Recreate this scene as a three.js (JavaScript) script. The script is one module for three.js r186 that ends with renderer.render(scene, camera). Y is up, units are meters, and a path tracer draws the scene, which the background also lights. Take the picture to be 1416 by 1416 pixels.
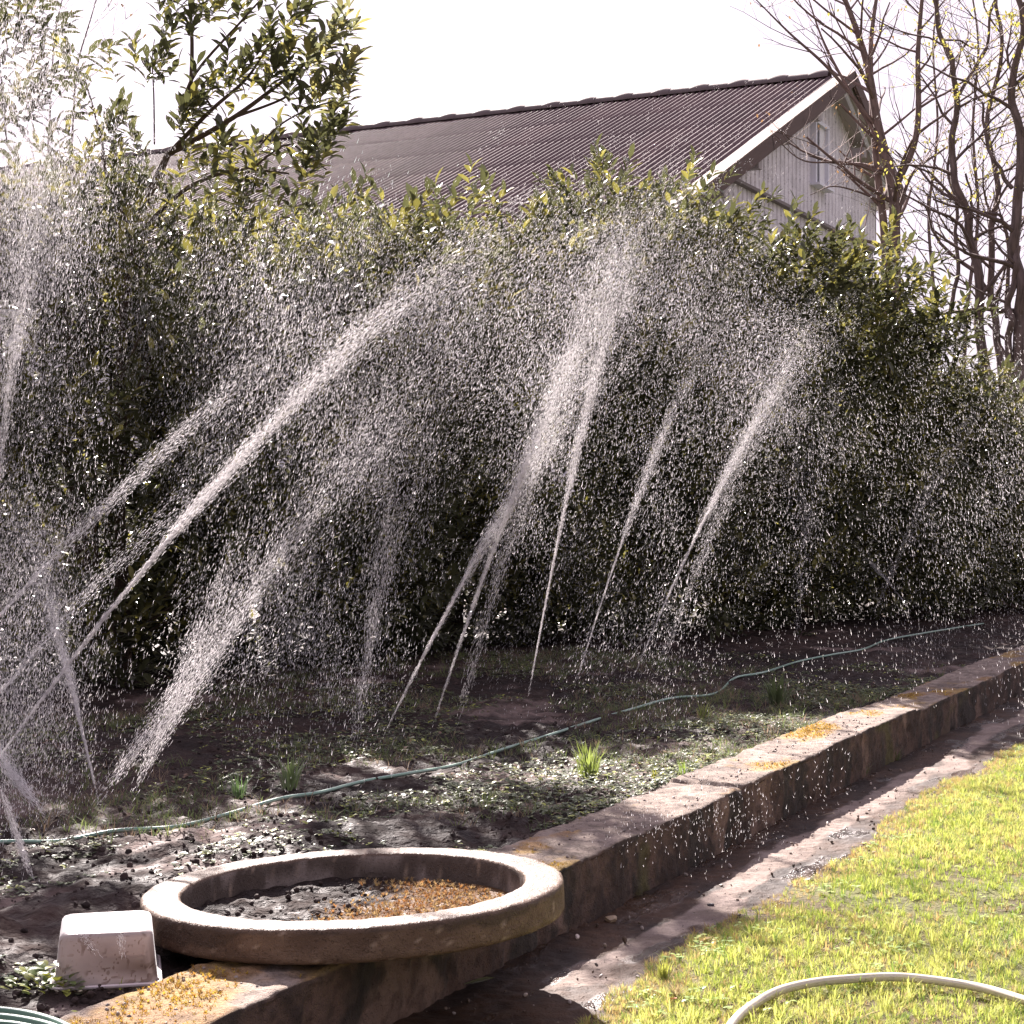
import * as THREE from 'three';
import { mergeGeometries, mergeVertices } from 'three/addons/utils/BufferGeometryUtils.js';

/* ------------------------------------------------------------ camera, sky, sun, exposure */
const F = 2400, CX = 708, HV = 700, CH = 1.5;            // photo pixels: focal length, centre, horizon; camera height
const scene = new THREE.Scene();
const camera = new THREE.PerspectiveCamera(2 * Math.atan(708 / F) * 180 / Math.PI, 1, 0.05, 900);
camera.position.set(0, CH, 0);
camera.rotation.x = -Math.atan(8 / F);
const renderer = new THREE.WebGLRenderer({ antialias: true });
renderer.toneMapping = THREE.LinearToneMapping;
renderer.toneMappingExposure = 4.6;
renderer.shadowMap.enabled = true;

const SUN_AZ = 16 * Math.PI / 180, SUN_EL = 35 * Math.PI / 180;
const sunDir = new THREE.Vector3(-Math.sin(SUN_AZ) * Math.cos(SUN_EL), Math.sin(SUN_EL), -Math.cos(SUN_AZ) * Math.cos(SUN_EL));
const sun = new THREE.DirectionalLight(new THREE.Color().setRGB(1.0, 0.905, 0.86), 5);
sun.position.copy(sunDir).multiplyScalar(60);
sun.castShadow = true;
sun.shadow.mapSize.set(4096, 4096);
Object.assign(sun.shadow.camera, { left: -30, right: 30, top: 30, bottom: -30, near: 1, far: 140 });
scene.add(sun, sun.target);
{
  const w = 512, h = 256, a = new Float32Array(w * h * 4);
  for (let j = 0; j < h; j++) for (let i = 0; i < w; i++) {
    const v = (j + .5) / h, u = (i + .5) / w;
    const el = (v - .5) * Math.PI, az = (u - .5) * 2 * Math.PI;
    const d = new THREE.Vector3(Math.cos(el) * Math.cos(az), Math.sin(el), Math.cos(el) * Math.sin(az));
    const c = Math.max(0, d.dot(sunDir));
    const glow = .58 + .42 * Math.pow(.5 + .5 * d.dot(sunDir), 2.2) + .5 * Math.pow(c, 10) + 1.2 * Math.pow(c, 60);
    const low = el > 0 ? 1 : .35, k = (j * w + i) * 4;
    a[k] = .272 * glow * low * (1 - .16 * Math.max(0, Math.sin(el))); a[k + 1] = .240 * glow * low * (1 - .14 * Math.max(0, Math.sin(el))); a[k + 2] = .266 * glow * low; a[k + 3] = 1;
  }
  const t = new THREE.DataTexture(a, w, h, THREE.RGBAFormat, THREE.FloatType);
  t.mapping = THREE.EquirectangularReflectionMapping; t.magFilter = t.minFilter = THREE.LinearFilter; t.needsUpdate = true;
  scene.background = t; scene.environment = t;
}



/* ------------------------------------------------------------ helpers */
const V = (x, y, z) => new THREE.Vector3(x, y, z);
function rng(seed) { let a = seed >>> 0; return () => { a = (a + 0x6D2B79F5) | 0; let t = Math.imul(a ^ (a >>> 15), 1 | a); t = (t + Math.imul(t ^ (t >>> 7), 61 | t)) ^ t; return ((t ^ (t >>> 14)) >>> 0) / 4294967296; }; }
function h3(x, y, z) { let n = Math.imul(x, 374761393) ^ Math.imul(y, 668265263) ^ Math.imul(z, 2147483647 - 1013); n = Math.imul(n ^ (n >>> 13), 1274126177); return ((n ^ (n >>> 16)) >>> 0) / 4294967295; }
function noise(x, y, z = 0) {
  const xi = Math.floor(x), yi = Math.floor(y), zi = Math.floor(z); let fx = x - xi, fy = y - yi, fz = z - zi;
  fx = fx * fx * (3 - 2 * fx); fy = fy * fy * (3 - 2 * fy); fz = fz * fz * (3 - 2 * fz);
  const L = (a, b, t) => a + (b - a) * t;
  return L(L(L(h3(xi, yi, zi), h3(xi + 1, yi, zi), fx), L(h3(xi, yi + 1, zi), h3(xi + 1, yi + 1, zi), fx), fy),
    L(L(h3(xi, yi, zi + 1), h3(xi + 1, yi, zi + 1), fx), L(h3(xi, yi + 1, zi + 1), h3(xi + 1, yi + 1, zi + 1), fx), fy), fz) * 2 - 1;
}
function fbm(x, y, z = 0, o = 4) { let s = 0, a = .5, n = 0; for (let i = 0; i < o; i++) { s += a * noise(x, y, z + i * 17.3); n += a; a *= .5; x *= 2.03; y *= 2.03; z *= 2.03; } return s / n; }
const sm = (a, b, x) => { const t = Math.min(1, Math.max(0, (x - a) / (b - a))); return t * t * (3 - 2 * t); };
const lerp = (a, b, t) => a + (b - a) * t;
const mixc = (a, b, t) => [lerp(a[0], b[0], t), lerp(a[1], b[1], t), lerp(a[2], b[2], t)];
const at = (u, v, D) => V((u - CX) / F * D, CH - (v - HV) / F * D, -D);                 // pixel + known distance
const onY = (u, v, y) => at(u, v, (CH - y) * F / (v - HV));                             // pixel on a level surface
const DX = .447, DZ = -.894;                                                            // the wall's run
const W = (s, q) => [.171 + DX * s + .894 * q, -6.05 + DZ * s + .447 * q];              // s along the wall, q across (lawn side +)
const SQ = (x, z) => { const a = x - .171, b = z + 6.05; return [a * DX + b * DZ, a * .894 + b * .447]; };

function tex(w, h, fn, srgb = false) {
  const a = new Uint8Array(w * h * 4);
  for (let j = 0; j < h; j++) for (let i = 0; i < w; i++) {
    const c = fn(i / w, j / h, i, j), k = (j * w + i) * 4;
    for (let m = 0; m < 3; m++) { let x = Math.min(1, Math.max(0, Array.isArray(c) ? c[m] : c)); if (srgb) x = x <= .0031308 ? x * 12.92 : 1.055 * Math.pow(x, 1 / 2.4) - .055; a[k + m] = Math.round(x * 255); }
    a[k + 3] = 255;
  }
  const t = new THREE.DataTexture(a, w, h, THREE.RGBAFormat, THREE.UnsignedByteType);
  t.wrapS = t.wrapT = THREE.RepeatWrapping; t.magFilter = THREE.LinearFilter; t.minFilter = THREE.LinearMipmapLinearFilter; t.generateMipmaps = true;
  if (srgb) t.colorSpace = THREE.SRGBColorSpace; t.needsUpdate = true; return t;
}
// tileable noise on the unit square
function tnoise(u, v, f, seed) {
  const x = u * f, y = v * f, xi = Math.floor(x), yi = Math.floor(y); let fx = x - xi, fy = y - yi; fx = fx * fx * (3 - 2 * fx); fy = fy * fy * (3 - 2 * fy);
  const g = (a, b) => h3(((a % f) + f) % f, ((b % f) + f) % f, seed);
  return lerp(lerp(g(xi, yi), g(xi + 1, yi), fx), lerp(g(xi, yi + 1), g(xi + 1, yi + 1), fx), fy) * 2 - 1;
}
const tfbm = (u, v, f, seed, o = 4) => { let s = 0, a = .5, n = 0; for (let i = 0; i < o; i++) { s += a * tnoise(u, v, f << i, seed + i); n += a; a *= .55; } return s / n; };

const names = new Map();
function numbered(n) { const k = names.get(n) || 0; names.set(n, k + 1); return k ? `${n}_${String(k).padStart(3, '0')}` : n; }
function tag(o, label, category, group, kind) { if (label) o.userData.label = label; if (category) o.userData.category = category; if (group) o.userData.group = group; if (kind) o.userData.kind = kind; return o; }
function shadow(o) { o.castShadow = true; o.receiveShadow = true; return o; }
function group(name, label, category, pos = [0, 0, 0], grp) { const g = new THREE.Group(); g.name = numbered(name); g.position.set(...pos); scene.add(g); return tag(g, label, category, grp); }
function mesh(name, geo, mat, parent) { const m = shadow(new THREE.Mesh(geo, mat)); m.name = parent ? name : numbered(name); (parent || scene).add(m); return m; }
class Batch {                                                                            // gathers copies of one small shape
  constructor() { this.m = []; this.c = []; }
  add(p, q, s, c) { const M = new THREE.Matrix4().compose(p, q, s.isVector3 ? s : V(s, s, s)); this.m.push(M); this.c.push(c); }
  build(name, geo, mat, parent) {
    const im = shadow(new THREE.InstancedMesh(geo, mat, this.m.length)); const k = new THREE.Color();
    this.m.forEach((M, i) => { im.setMatrixAt(i, M); if (this.c[i]) { k.setRGB(...this.c[i]); im.setColorAt(i, k); } });
    im.name = parent ? name : numbered(name); im.userData.kind = 'stuff'; (parent || scene).add(im); return im;
  }
}
function bake(pairs) {                                                                   // joins copies of small shapes into one plain geometry
  let nv = 0, ni = 0; for (const [g, B] of pairs) { nv += g.attributes.position.count * B.m.length; ni += g.index.count * B.m.length; }
  const P = new Float32Array(nv * 3), N = new Float32Array(nv * 3), C = pairs[0][0].attributes.color ? new Float32Array(nv * 3) : null, I = new Uint32Array(ni); let v = 0, k = 0;
  for (const [g, B] of pairs) {
    const p = g.attributes.position.array, n = g.attributes.normal.array, c = C && g.attributes.color.array, x = g.index.array, cnt = p.length / 3;
    B.m.forEach((M, b) => {
      const e = M.elements, t = B.c[b], il = 1 / Math.hypot(e[0], e[1], e[2]);
      for (let i = 0; i < x.length; i++) I[k++] = x[i] + v;
      for (let i = 0; i < cnt; i++, v++) for (let r = 0; r < 3; r++) {
        P[v * 3 + r] = e[r] * p[i * 3] + e[4 + r] * p[i * 3 + 1] + e[8 + r] * p[i * 3 + 2] + e[12 + r];
        N[v * 3 + r] = (e[r] * n[i * 3] + e[4 + r] * n[i * 3 + 1] + e[8 + r] * n[i * 3 + 2]) * il; if (C) C[v * 3 + r] = c[i * 3 + r] * (t ? t[r] : 1);
      }
    });
  }
  const g = new THREE.BufferGeometry(); g.setAttribute('position', new THREE.BufferAttribute(P, 3)); g.setAttribute('normal', new THREE.BufferAttribute(N, 3)); if (C) g.setAttribute('color', new THREE.BufferAttribute(C, 3)); g.setIndex(new THREE.BufferAttribute(I, 1)); return g;
}
function grid(nu, nv, fn) {                                                              // fn(i,j) -> {p:[x,y,z], uv:[u,v], c:[r,g,b]}
  const P = [], U = [], C = [], I = []; let col = false;
  for (let j = 0; j <= nv; j++) for (let i = 0; i <= nu; i++) { const r = fn(i, j); P.push(...r.p); U.push(...(r.uv || [0, 0])); if (r.c) { C.push(...r.c); col = true; } }
  for (let j = 0; j < nv; j++) for (let i = 0; i < nu; i++) { const a = j * (nu + 1) + i, b = a + 1, c = a + nu + 1, d = c + 1; I.push(a, b, d, a, d, c); }
  const g = new THREE.BufferGeometry(); g.setAttribute('position', new THREE.Float32BufferAttribute(P, 3)); g.setAttribute('uv', new THREE.Float32BufferAttribute(U, 2));
  if (col) g.setAttribute('color', new THREE.Float32BufferAttribute(C, 3)); g.setIndex(I); g.computeVertexNormals(); return g;
}
function tube(pts, rad, sides = 6) {                                                     // tapered tube with closed ends
  const n = pts.length, P = [], U = [], I = []; let ref = V(.31, .2, .93).normalize(), len = 0;
  for (let i = 0; i < n; i++) {
    const t = pts[Math.min(n - 1, i + 1)].clone().sub(pts[Math.max(0, i - 1)]).normalize();
    const a = ref.clone().sub(t.clone().multiplyScalar(ref.dot(t))); if (a.lengthSq() < 1e-6) a.set(t.y, -t.x, 0); a.normalize(); ref = a; const b = t.clone().cross(a);
    if (i) len += pts[i].distanceTo(pts[i - 1]);
    const r = typeof rad === 'function' ? rad(i / (n - 1)) : rad;
    for (let k = 0; k <= sides; k++) { const w = k / sides * Math.PI * 2, c = Math.cos(w) * r, s = Math.sin(w) * r; P.push(pts[i].x + a.x * c + b.x * s, pts[i].y + a.y * c + b.y * s, pts[i].z + a.z * c + b.z * s); U.push(k / sides, len); }
  }
  const R = sides + 1;
  for (let i = 0; i < n - 1; i++) for (let k = 0; k < sides; k++) { const a = i * R + k; I.push(a, a + 1, a + R + 1, a, a + R + 1, a + R); }
  for (const e of [0, n - 1]) { const c = P.length / 3; P.push(pts[e].x, pts[e].y, pts[e].z); U.push(.5, 0); for (let k = 0; k < sides; k++) { const a = e * R + k; e ? I.push(c, a, a + 1) : I.push(c, a + 1, a); } }
  const g = new THREE.BufferGeometry(); g.setAttribute('position', new THREE.Float32BufferAttribute(P, 3)); g.setAttribute('uv', new THREE.Float32BufferAttribute(U, 2)); g.setIndex(I); g.computeVertexNormals(); return g;
}
const curve = (pts, n) => new THREE.CatmullRomCurve3(pts, false, 'centripetal').getPoints(n);
function tris(P, C) { const g = new THREE.BufferGeometry(); g.setAttribute('position', new THREE.Float32BufferAttribute(P, 3)); if (C) g.setAttribute('color', new THREE.Float32BufferAttribute(C, 3)); g.computeVertexNormals(); return g; }
const box = (w, h, d, x = 0, y = 0, z = 0) => new THREE.BoxGeometry(w, h, d).translate(x, y, z);
const Q = (dir, up = V(0, 1, 0)) => { const z = dir.clone().normalize(), x = up.clone().cross(z); if (x.lengthSq() < 1e-5) x.set(1, 0, 0); x.normalize(); const y = z.clone().cross(x); return new THREE.Quaternion().setFromRotationMatrix(new THREE.Matrix4().makeBasis(x, y, z)); };
const rough = (o) => new THREE.MeshStandardMaterial(o);
const phys = (o) => new THREE.MeshPhysicalMaterial(o);
const lin = (r, g, b) => new THREE.Color().setRGB(r, g, b);

/* ------------------------------------------------------------ fine textures shared by surfaces */
const grainTex = tex(512, 512, (u, v, i, j) => { const a = tfbm(u, v, 8, 3, 6) * .22, b = (h3(i, j, 9) - .5) * .16, s = tnoise(u, v, 96, 21) > .62 ? .25 : 0, d = tnoise(u, v, 110, 37) < -.66 ? -.3 : 0; const k = .82 + a + b + s * .6 + d; return [k, k * .99, k * .97]; }, true);
const grainBump = tex(512, 512, (u, v, i, j) => .5 + tfbm(u, v, 16, 5, 5) * .4 + (h3(i, j, 4) - .5) * .12);
const fineBump = tex(512, 512, (u, v, i, j) => .5 + tfbm(u, v, 40, 15, 4) * .3 + (h3(i >> 1, j >> 1, 4) - .5) * .25 - (tnoise(u, v, 64, 91) > .6 ? .3 : 0));
const soilTex = tex(512, 512, (u, v, i, j) => { const k = .75 + tfbm(u, v, 8, 31, 6) * .5 + (h3(i, j, 19) - .5) * .25; return [k, k * .95, k * .92]; }, true);
const soilBump = tex(512, 512, (u, v, i, j) => .5 + tfbm(u, v, 30, 51, 5) * .6);
const soilRough = tex(256, 256, (u, v) => { const k = .8 + tfbm(u, v, 10, 71, 5) * .4; return [k, k, k]; });
const barkTex = tex(128, 512, (u, v, i, j) => { const k = .75 + tfbm(u, v, 8, 61, 4) * .4 + tnoise(u, v * .25, 32, 63) * .2; return [k, k * .95, k * .92]; }, true);

/* ------------------------------------------------------------ ground, bed, path, lawn */
const soilMat = phys({ color: 0xffffff, vertexColors: true, map: soilTex, bumpMap: soilBump, bumpScale: .014, roughness: 1, roughnessMap: soilRough, specularIntensity: .3 });
function bedY(x, z) {
  const [s, q] = SQ(x, z);
  const big = fbm(x * .55, z * .55, 2.2, 3) * .05, mid = Math.abs(fbm(x * 3.1, z * 3.1, 7.7, 3)) * .05, fine = Math.abs(fbm(x * 9, z * 9, 3.1, 4)) * .05;
  const ridge = .07 * Math.exp(-Math.pow((q + 1.0 - .15 * Math.sin(s * 1.3)) / .28, 2)) * sm(2.2, -.5, s);
  return .185 + big * sm(-.35, -1.2, q) + mid + fine + ridge + .02 * sm(-.6, -3, q);
}
{
  const g = new THREE.PlaneGeometry(900, 700, 180, 140); g.rotateX(-Math.PI / 2); const p = g.attributes.position;
  for (let i = 0; i < p.count; i++) { const x = p.getX(i), z = p.getZ(i); const D = -z; p.setY(i, -.12 + 3.0 * sm(26, 40, D) * sm(140, 60, D) + fbm(x * .05, z * .05, 1, 3) * .4 * sm(24, 40, D)); }
  g.computeVertexNormals(); const uv = g.attributes.uv; for (let i = 0; i < uv.count; i++) uv.setXY(i, p.getX(i) * .5, p.getZ(i) * .5);
  tag(mesh('ground', g, rough({ color: lin(.07, .075, .035), map: soilTex, roughness: 1 })), 'grassy ground running on behind the hedge to the house', null, null, 'structure');
}
{
  const ss = []; for (let s = -3.2; s < 17;) { ss.push(s); s += s < 3 ? .03 : s < 7 ? .05 : .1; }
  const qs = []; for (let q = -.33; q > -12;) { qs.push(q); q -= q > -2.5 ? .028 : q > -5 ? .05 : .14; }
  const g = grid(ss.length - 1, qs.length - 1, (i, j) => {
    const [x, z] = W(ss[i], qs[j]); const n = fbm(x * 1.3, z * 1.3, 4, 4), m = fbm(x * 6, z * 6, 8, 3);
    let c = mixc([.026, .018, .016], [.062, .042, .036], sm(-.4, .5, n + m * .5));
    c = mixc(c, [.22, .17, .155], sm(.3, .5, fbm(x * .9, z * 1.9, 12, 4) + m * .15) * .7);           // dry pale crusts
    return { p: [x, bedY(x, z), z], uv: [x * 1.6, z * 1.6], c };
  });
  tag(mesh('soil_bed', g, soilMat), 'dark wet soil of the planting bed behind the wall', null, null, 'structure');
}
const WETSHADEQ = (s, q) => {                                                                 // wet stain on the path, by place; the wall-side band also paints the shadow zone dark
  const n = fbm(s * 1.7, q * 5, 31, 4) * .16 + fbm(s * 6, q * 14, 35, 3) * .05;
  const lawnSide = sm(-.012, .012, q - (.37 + n)), wallWetShade = sm(.014, -.014, q - (.21 + n * .9)), near = sm(.02, -.02, s + .55 + n * 2.2 - (q - .25) * .8);
  return Math.min(1, Math.max(lawnSide, wallWetShade, near));
};
{
  const s0 = -3.2, s1 = 15, q0 = -.02, q1 = .64;
  const rgh = tex(2048, 128, (u, v) => { const s = lerp(s0, s1, u), q = lerp(q0, q1, v), w = WETSHADEQ(s, q); const pud = sm(.1, .3, fbm(s * 3, q * 9, 77, 3)); const k = lerp(.95, lerp(.75, .22, pud), w); return [k, k, k]; });
  rgh.repeat.set(1 / (s1 - s0) / 2.4, 1 / (q1 - q0) / 2.4);
  const path = phys({ specularIntensity: .6, vertexColors: true, map: grainTex, roughness: 1, roughnessMap: rgh, bumpMap: fineBump, bumpScale: .005 });
  const ss = []; for (let s = s0; s < s1;) { ss.push(s); s += s < 4 ? .014 : s < 8 ? .03 : .07; } const nv = 50;
  const g = grid(ss.length - 1, nv, (i, j) => {
    const s = ss[i], q = lerp(q0, q1, j / nv), [x, z] = W(s, q), w = WETSHADEQ(s, q), n = fbm(s * 9, q * 9, 5, 4), f = fbm(s * 40, q * 40, 8, 2);
    const dry = mixc([.19, .145, .122], [.30, .24, .21], sm(-.5, .5, n + f * .4)), wet = mixc([.022, .011, .006], [.075, .036, .017], sm(-.5, .6, fbm(s * 3.5, q * 8, 15, 4) + f * .3));  // wet colour doubles as painted shade beside the wall
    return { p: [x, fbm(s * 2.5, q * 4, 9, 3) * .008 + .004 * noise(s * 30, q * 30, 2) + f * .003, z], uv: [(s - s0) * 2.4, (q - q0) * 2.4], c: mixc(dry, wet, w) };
  });
  tag(mesh('concrete_path', g, path), 'narrow concrete strip along the wall with wet brown patches and painted shade at the wall foot', null, null, 'structure');
}
const lawnEdge = (s) => .51 + fbm(s * 1.1, 3, 2, 3) * .09 + fbm(s * 5, 9, 2, 3) * .06;
{
  const nu = 300, nv = 60;
  const g = grid(nu, nv, (i, j) => { const s = lerp(-4, 16, i / nu), q = lawnEdge(s) + Math.pow(j / nv, 1.6) * 9, [x, z] = W(s, q); const n = fbm(x * 3, z * 3, 5, 4); return { p: [x, .004 + .03 * sm(0, .25, q - lawnEdge(s)) + n * .012, z], uv: [x * 2, z * 2], c: mixc([.11, .075, .035], [.13, .14, .04], sm(-.3, .4, n)) }; });
  tag(mesh('lawn', g, rough({ vertexColors: true, map: soilTex, bumpMap: soilBump, bumpScale: .01, roughness: 1 })), 'earth and thatch of the sunlit lawn', null, null, 'structure');
}
const lawnY = (x, z) => { const [s, q] = SQ(x, z); return .004 + .03 * sm(0, .25, q - lawnEdge(s)) + fbm(x * 3, z * 3, 5, 4) * .012; };

/* ------------------------------------------------------------ retaining wall */
const wallTop = (s) => .24 + .012 * fbm(s * .7, 4, 4, 2) + (s > 1.95 ? .012 : 0) - (s > 5.2 ? .012 : 0);
{
  const ss = []; for (let s = -3.2; s < 15;) { ss.push(s); s += s < -1.9 ? .03 : s < 4 ? .0115 : s < 7 ? .022 : .05; }
  // profile: front foot -> front top -> back top -> back foot, t in metres along it
  const prof = []; for (let y = -.05; y < .228; y += .0125) prof.push(['f', y]); for (let a = 0; a <= 5; a++) prof.push(['e', a / 5]); for (let q = -.018; q > -.345; q -= .0125) prof.push(['t', q]); for (let a = 0; a <= 3; a++) prof.push(['b', a / 3]); for (let y = .2; y > .05; y -= .05) prof.push(['k', y]);
  const fresh = [.22, .168, .138];
  const g = grid(prof.length - 1, ss.length - 1, (i, j) => {
    const s = ss[j], T = wallTop(s), [k, a] = prof[i]; let y, q, top = 0;
    const chip = .012 + .012 * Math.max(0, fbm(s * 3.3, 2, 6, 4)) + .02 * sm(.35, .6, fbm(s * 2.1, 8, 6, 3));
    if (k === 'f') { y = a * T / .24; q = 0; if (y > T - chip) { y = T - chip; } }
    else if (k === 'e') { const w = a * Math.PI / 2; q = -chip + chip * Math.cos(w); y = T - chip + chip * Math.sin(w); top = a; }
    else if (k === 't') { q = Math.min(a, -chip - .001); y = T; top = 1; }
    else if (k === 'b') { const w = a * Math.PI / 2; q = -.345 - .02 * Math.sin(w); y = T - .02 + .02 * Math.cos(w); top = 1; }
    else { q = -.366; y = a; }
    const n1 = fbm(s * 6, y * 6 + 3, q * 6, 4), n2 = fbm(s * 26, y * 26, q * 26, 3);
    const joint = Math.exp(-Math.pow((s - 1.95 - .02 * noise(y * 20, q * 9, 3)) / .012, 2)) + Math.exp(-Math.pow((s - 5.2) / .015, 2));
    const d = n1 * .013 + n2 * .008 - joint * .012 - .012 * sm(.42, .6, fbm(s * 5, y * 7, q * 5 + 5, 3));
    if (k === 'f' || k === 'e') q += d * (k === 'f' ? 1 : .5); if (k !== 'f' && k !== 'k') y += d * .9;
    // colour: cast concrete, face base darkened as painted shade, dark algae runs over it, yellow and orange moss on top
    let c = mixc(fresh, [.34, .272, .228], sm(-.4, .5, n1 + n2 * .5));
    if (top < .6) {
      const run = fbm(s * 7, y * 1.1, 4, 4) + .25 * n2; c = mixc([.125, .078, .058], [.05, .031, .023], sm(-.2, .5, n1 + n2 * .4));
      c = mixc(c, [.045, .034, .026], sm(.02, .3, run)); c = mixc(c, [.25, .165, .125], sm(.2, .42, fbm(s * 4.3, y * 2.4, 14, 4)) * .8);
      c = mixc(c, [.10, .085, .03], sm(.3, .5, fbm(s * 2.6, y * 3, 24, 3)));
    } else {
      c = mixc(c, [.16, .12, .10], sm(.12, .4, fbm(s * 3.1, q * 5, 44, 5)) * .75);
      const ms = sm(.08, .34, fbm(s * 2.3, q * 4, 54, 5) + .16 * n2 + .35 * Math.exp(-Math.pow((s - 4.1) / .55, 2)) * sm(-.05, -.2, q) + .12 * Math.exp(-Math.pow((s + 1.9) / .9, 2)));
      c = mixc(c, mixc([.42, .27, .05], [.28, .14, .03], sm(-.3, .4, n1)), ms * .7);
    }
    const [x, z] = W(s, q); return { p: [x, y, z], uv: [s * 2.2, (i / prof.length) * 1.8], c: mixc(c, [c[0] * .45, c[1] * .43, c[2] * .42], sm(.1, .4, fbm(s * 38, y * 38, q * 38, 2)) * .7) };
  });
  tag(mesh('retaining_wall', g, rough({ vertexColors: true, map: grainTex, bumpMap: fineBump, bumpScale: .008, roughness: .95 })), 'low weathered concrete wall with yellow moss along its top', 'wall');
}

/* ------------------------------------------------------------ concrete ring, with its soil and moss */
const ringC = onY(491, 1222, .345); ringC.y = .247;
const ringTilt = new THREE.Euler(-.026, 0, .036);
{
  const Ro = .642, Ri = .522, H = .098, N = 260;
  const prof = [[Ri - .004, 0], [Ri, .03], [Ri, .07], [Ri, H - .012], [Ri + .003, H - .004], [Ri + .01, H]];
  for (let k = 1; k < 7; k++) prof.push([lerp(Ri + .01, Ro - .012, k / 7), H]);
  prof.push([Ro - .012, H], [Ro - .004, H - .004], [Ro, H - .012]); for (let k = 1; k < 8; k++) prof.push([Ro, lerp(H - .012, .012, k / 8)]); prof.push([Ro, .012], [Ro - .006, .003], [Ro - .014, 0], [Ri - .004, 0]);
  const arc = [0]; for (let k = 1; k < prof.length; k++) arc.push(arc[k - 1] + Math.hypot(prof[k][0] - prof[k - 1][0], prof[k][1] - prof[k - 1][1]));
  const g = grid(prof.length - 1, N, (i, j) => {
    const a = j / N * Math.PI * 2, [r0, y0] = prof[i]; const x0 = Math.cos(a) * r0, z0 = Math.sin(a) * r0; const aw = Math.cos(a) , bw = Math.sin(a);
    const n = fbm(aw * 9, bw * 9, y0 * 20, 4), f = fbm(x0 * 60, y0 * 60, z0 * 60, 2); const edge = (y0 > H - .013 && (r0 > Ro - .013 || r0 < Ri + .011)) ? .004 * Math.max(0, fbm(aw * 22, bw * 22, 3, 3)) : 0;
    const r = r0 + n * .0025 + f * .0012, y = y0 + f * .001 - edge;
    let c = mixc([.115, .074, .052], [.17, .114, .08], sm(-.5, .5, n + f * .3));
    if (r0 >= Ro - .001) {                                                                // wet run-off below the rim, with a ragged lower edge
      const reach = .012 + .05 * sm(-.15, .35, fbm(aw * 1.6 + 3, bw * 1.6, 2, 3)) + .016 * fbm(aw * 14, bw * 14, 7, 3); c = mixc(c, [.085, .058, .043], sm(-.003, .003, y0 - (H - reach)));
    } else if (r0 <= Ri + .001) c = mixc([.10, .078, .066], [.24, .20, .18], sm(.05, .3, fbm(aw * 6, bw * 6, y0 * 9 + 3, 4)));
    return { p: [Math.cos(a) * r, y, Math.sin(a) * r], uv: [j / N * 9, arc[i] * 2.2], c: mixc(c, [.34, .26, .20], sm(.45, .6, fbm(aw * 70, bw * 70, y0 * 110, 2)) * .8) };
  });
  const m = mesh('concrete_ring', g, phys({ specularIntensity: .35, vertexColors: true, map: grainTex, bumpMap: fineBump, bumpScale: .004, roughness: .55 }));
  m.position.copy(ringC); m.rotation.copy(ringTilt); tag(m, 'round concrete well ring lying on the wall, wet rim', 'well ring');
  const nd = 60, g2 = grid(nd * 2, nd, (i, j) => {
    const a = i / (nd * 2) * Math.PI * 2, r = j / nd * .517, x = Math.cos(a) * r, z = Math.sin(a) * r; const ms = sm(-.05, .2, x * 1.1 + z * .25 + .08 + .25 * fbm(x * 5, z * 5, 4, 3));
    const y = .004 + .012 * fbm(x * 7, z * 7, 8, 3) + (1 - ms) * Math.abs(fbm(x * 16, z * 16, 5, 3)) * .028 + sm(.32, .48, r) * .006;
    return { p: [x, y, z], uv: [x * 2, z * 2], c: mixc([.03, .021, .018], [.15, .082, .036], ms) };
  });
  const soil = mesh('ring_soil', g2, soilMat); soil.position.copy(ringC); soil.rotation.copy(ringTilt); tag(soil, 'dark soil and dry moss filling the concrete ring', null, null, 'structure');
}

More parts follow.
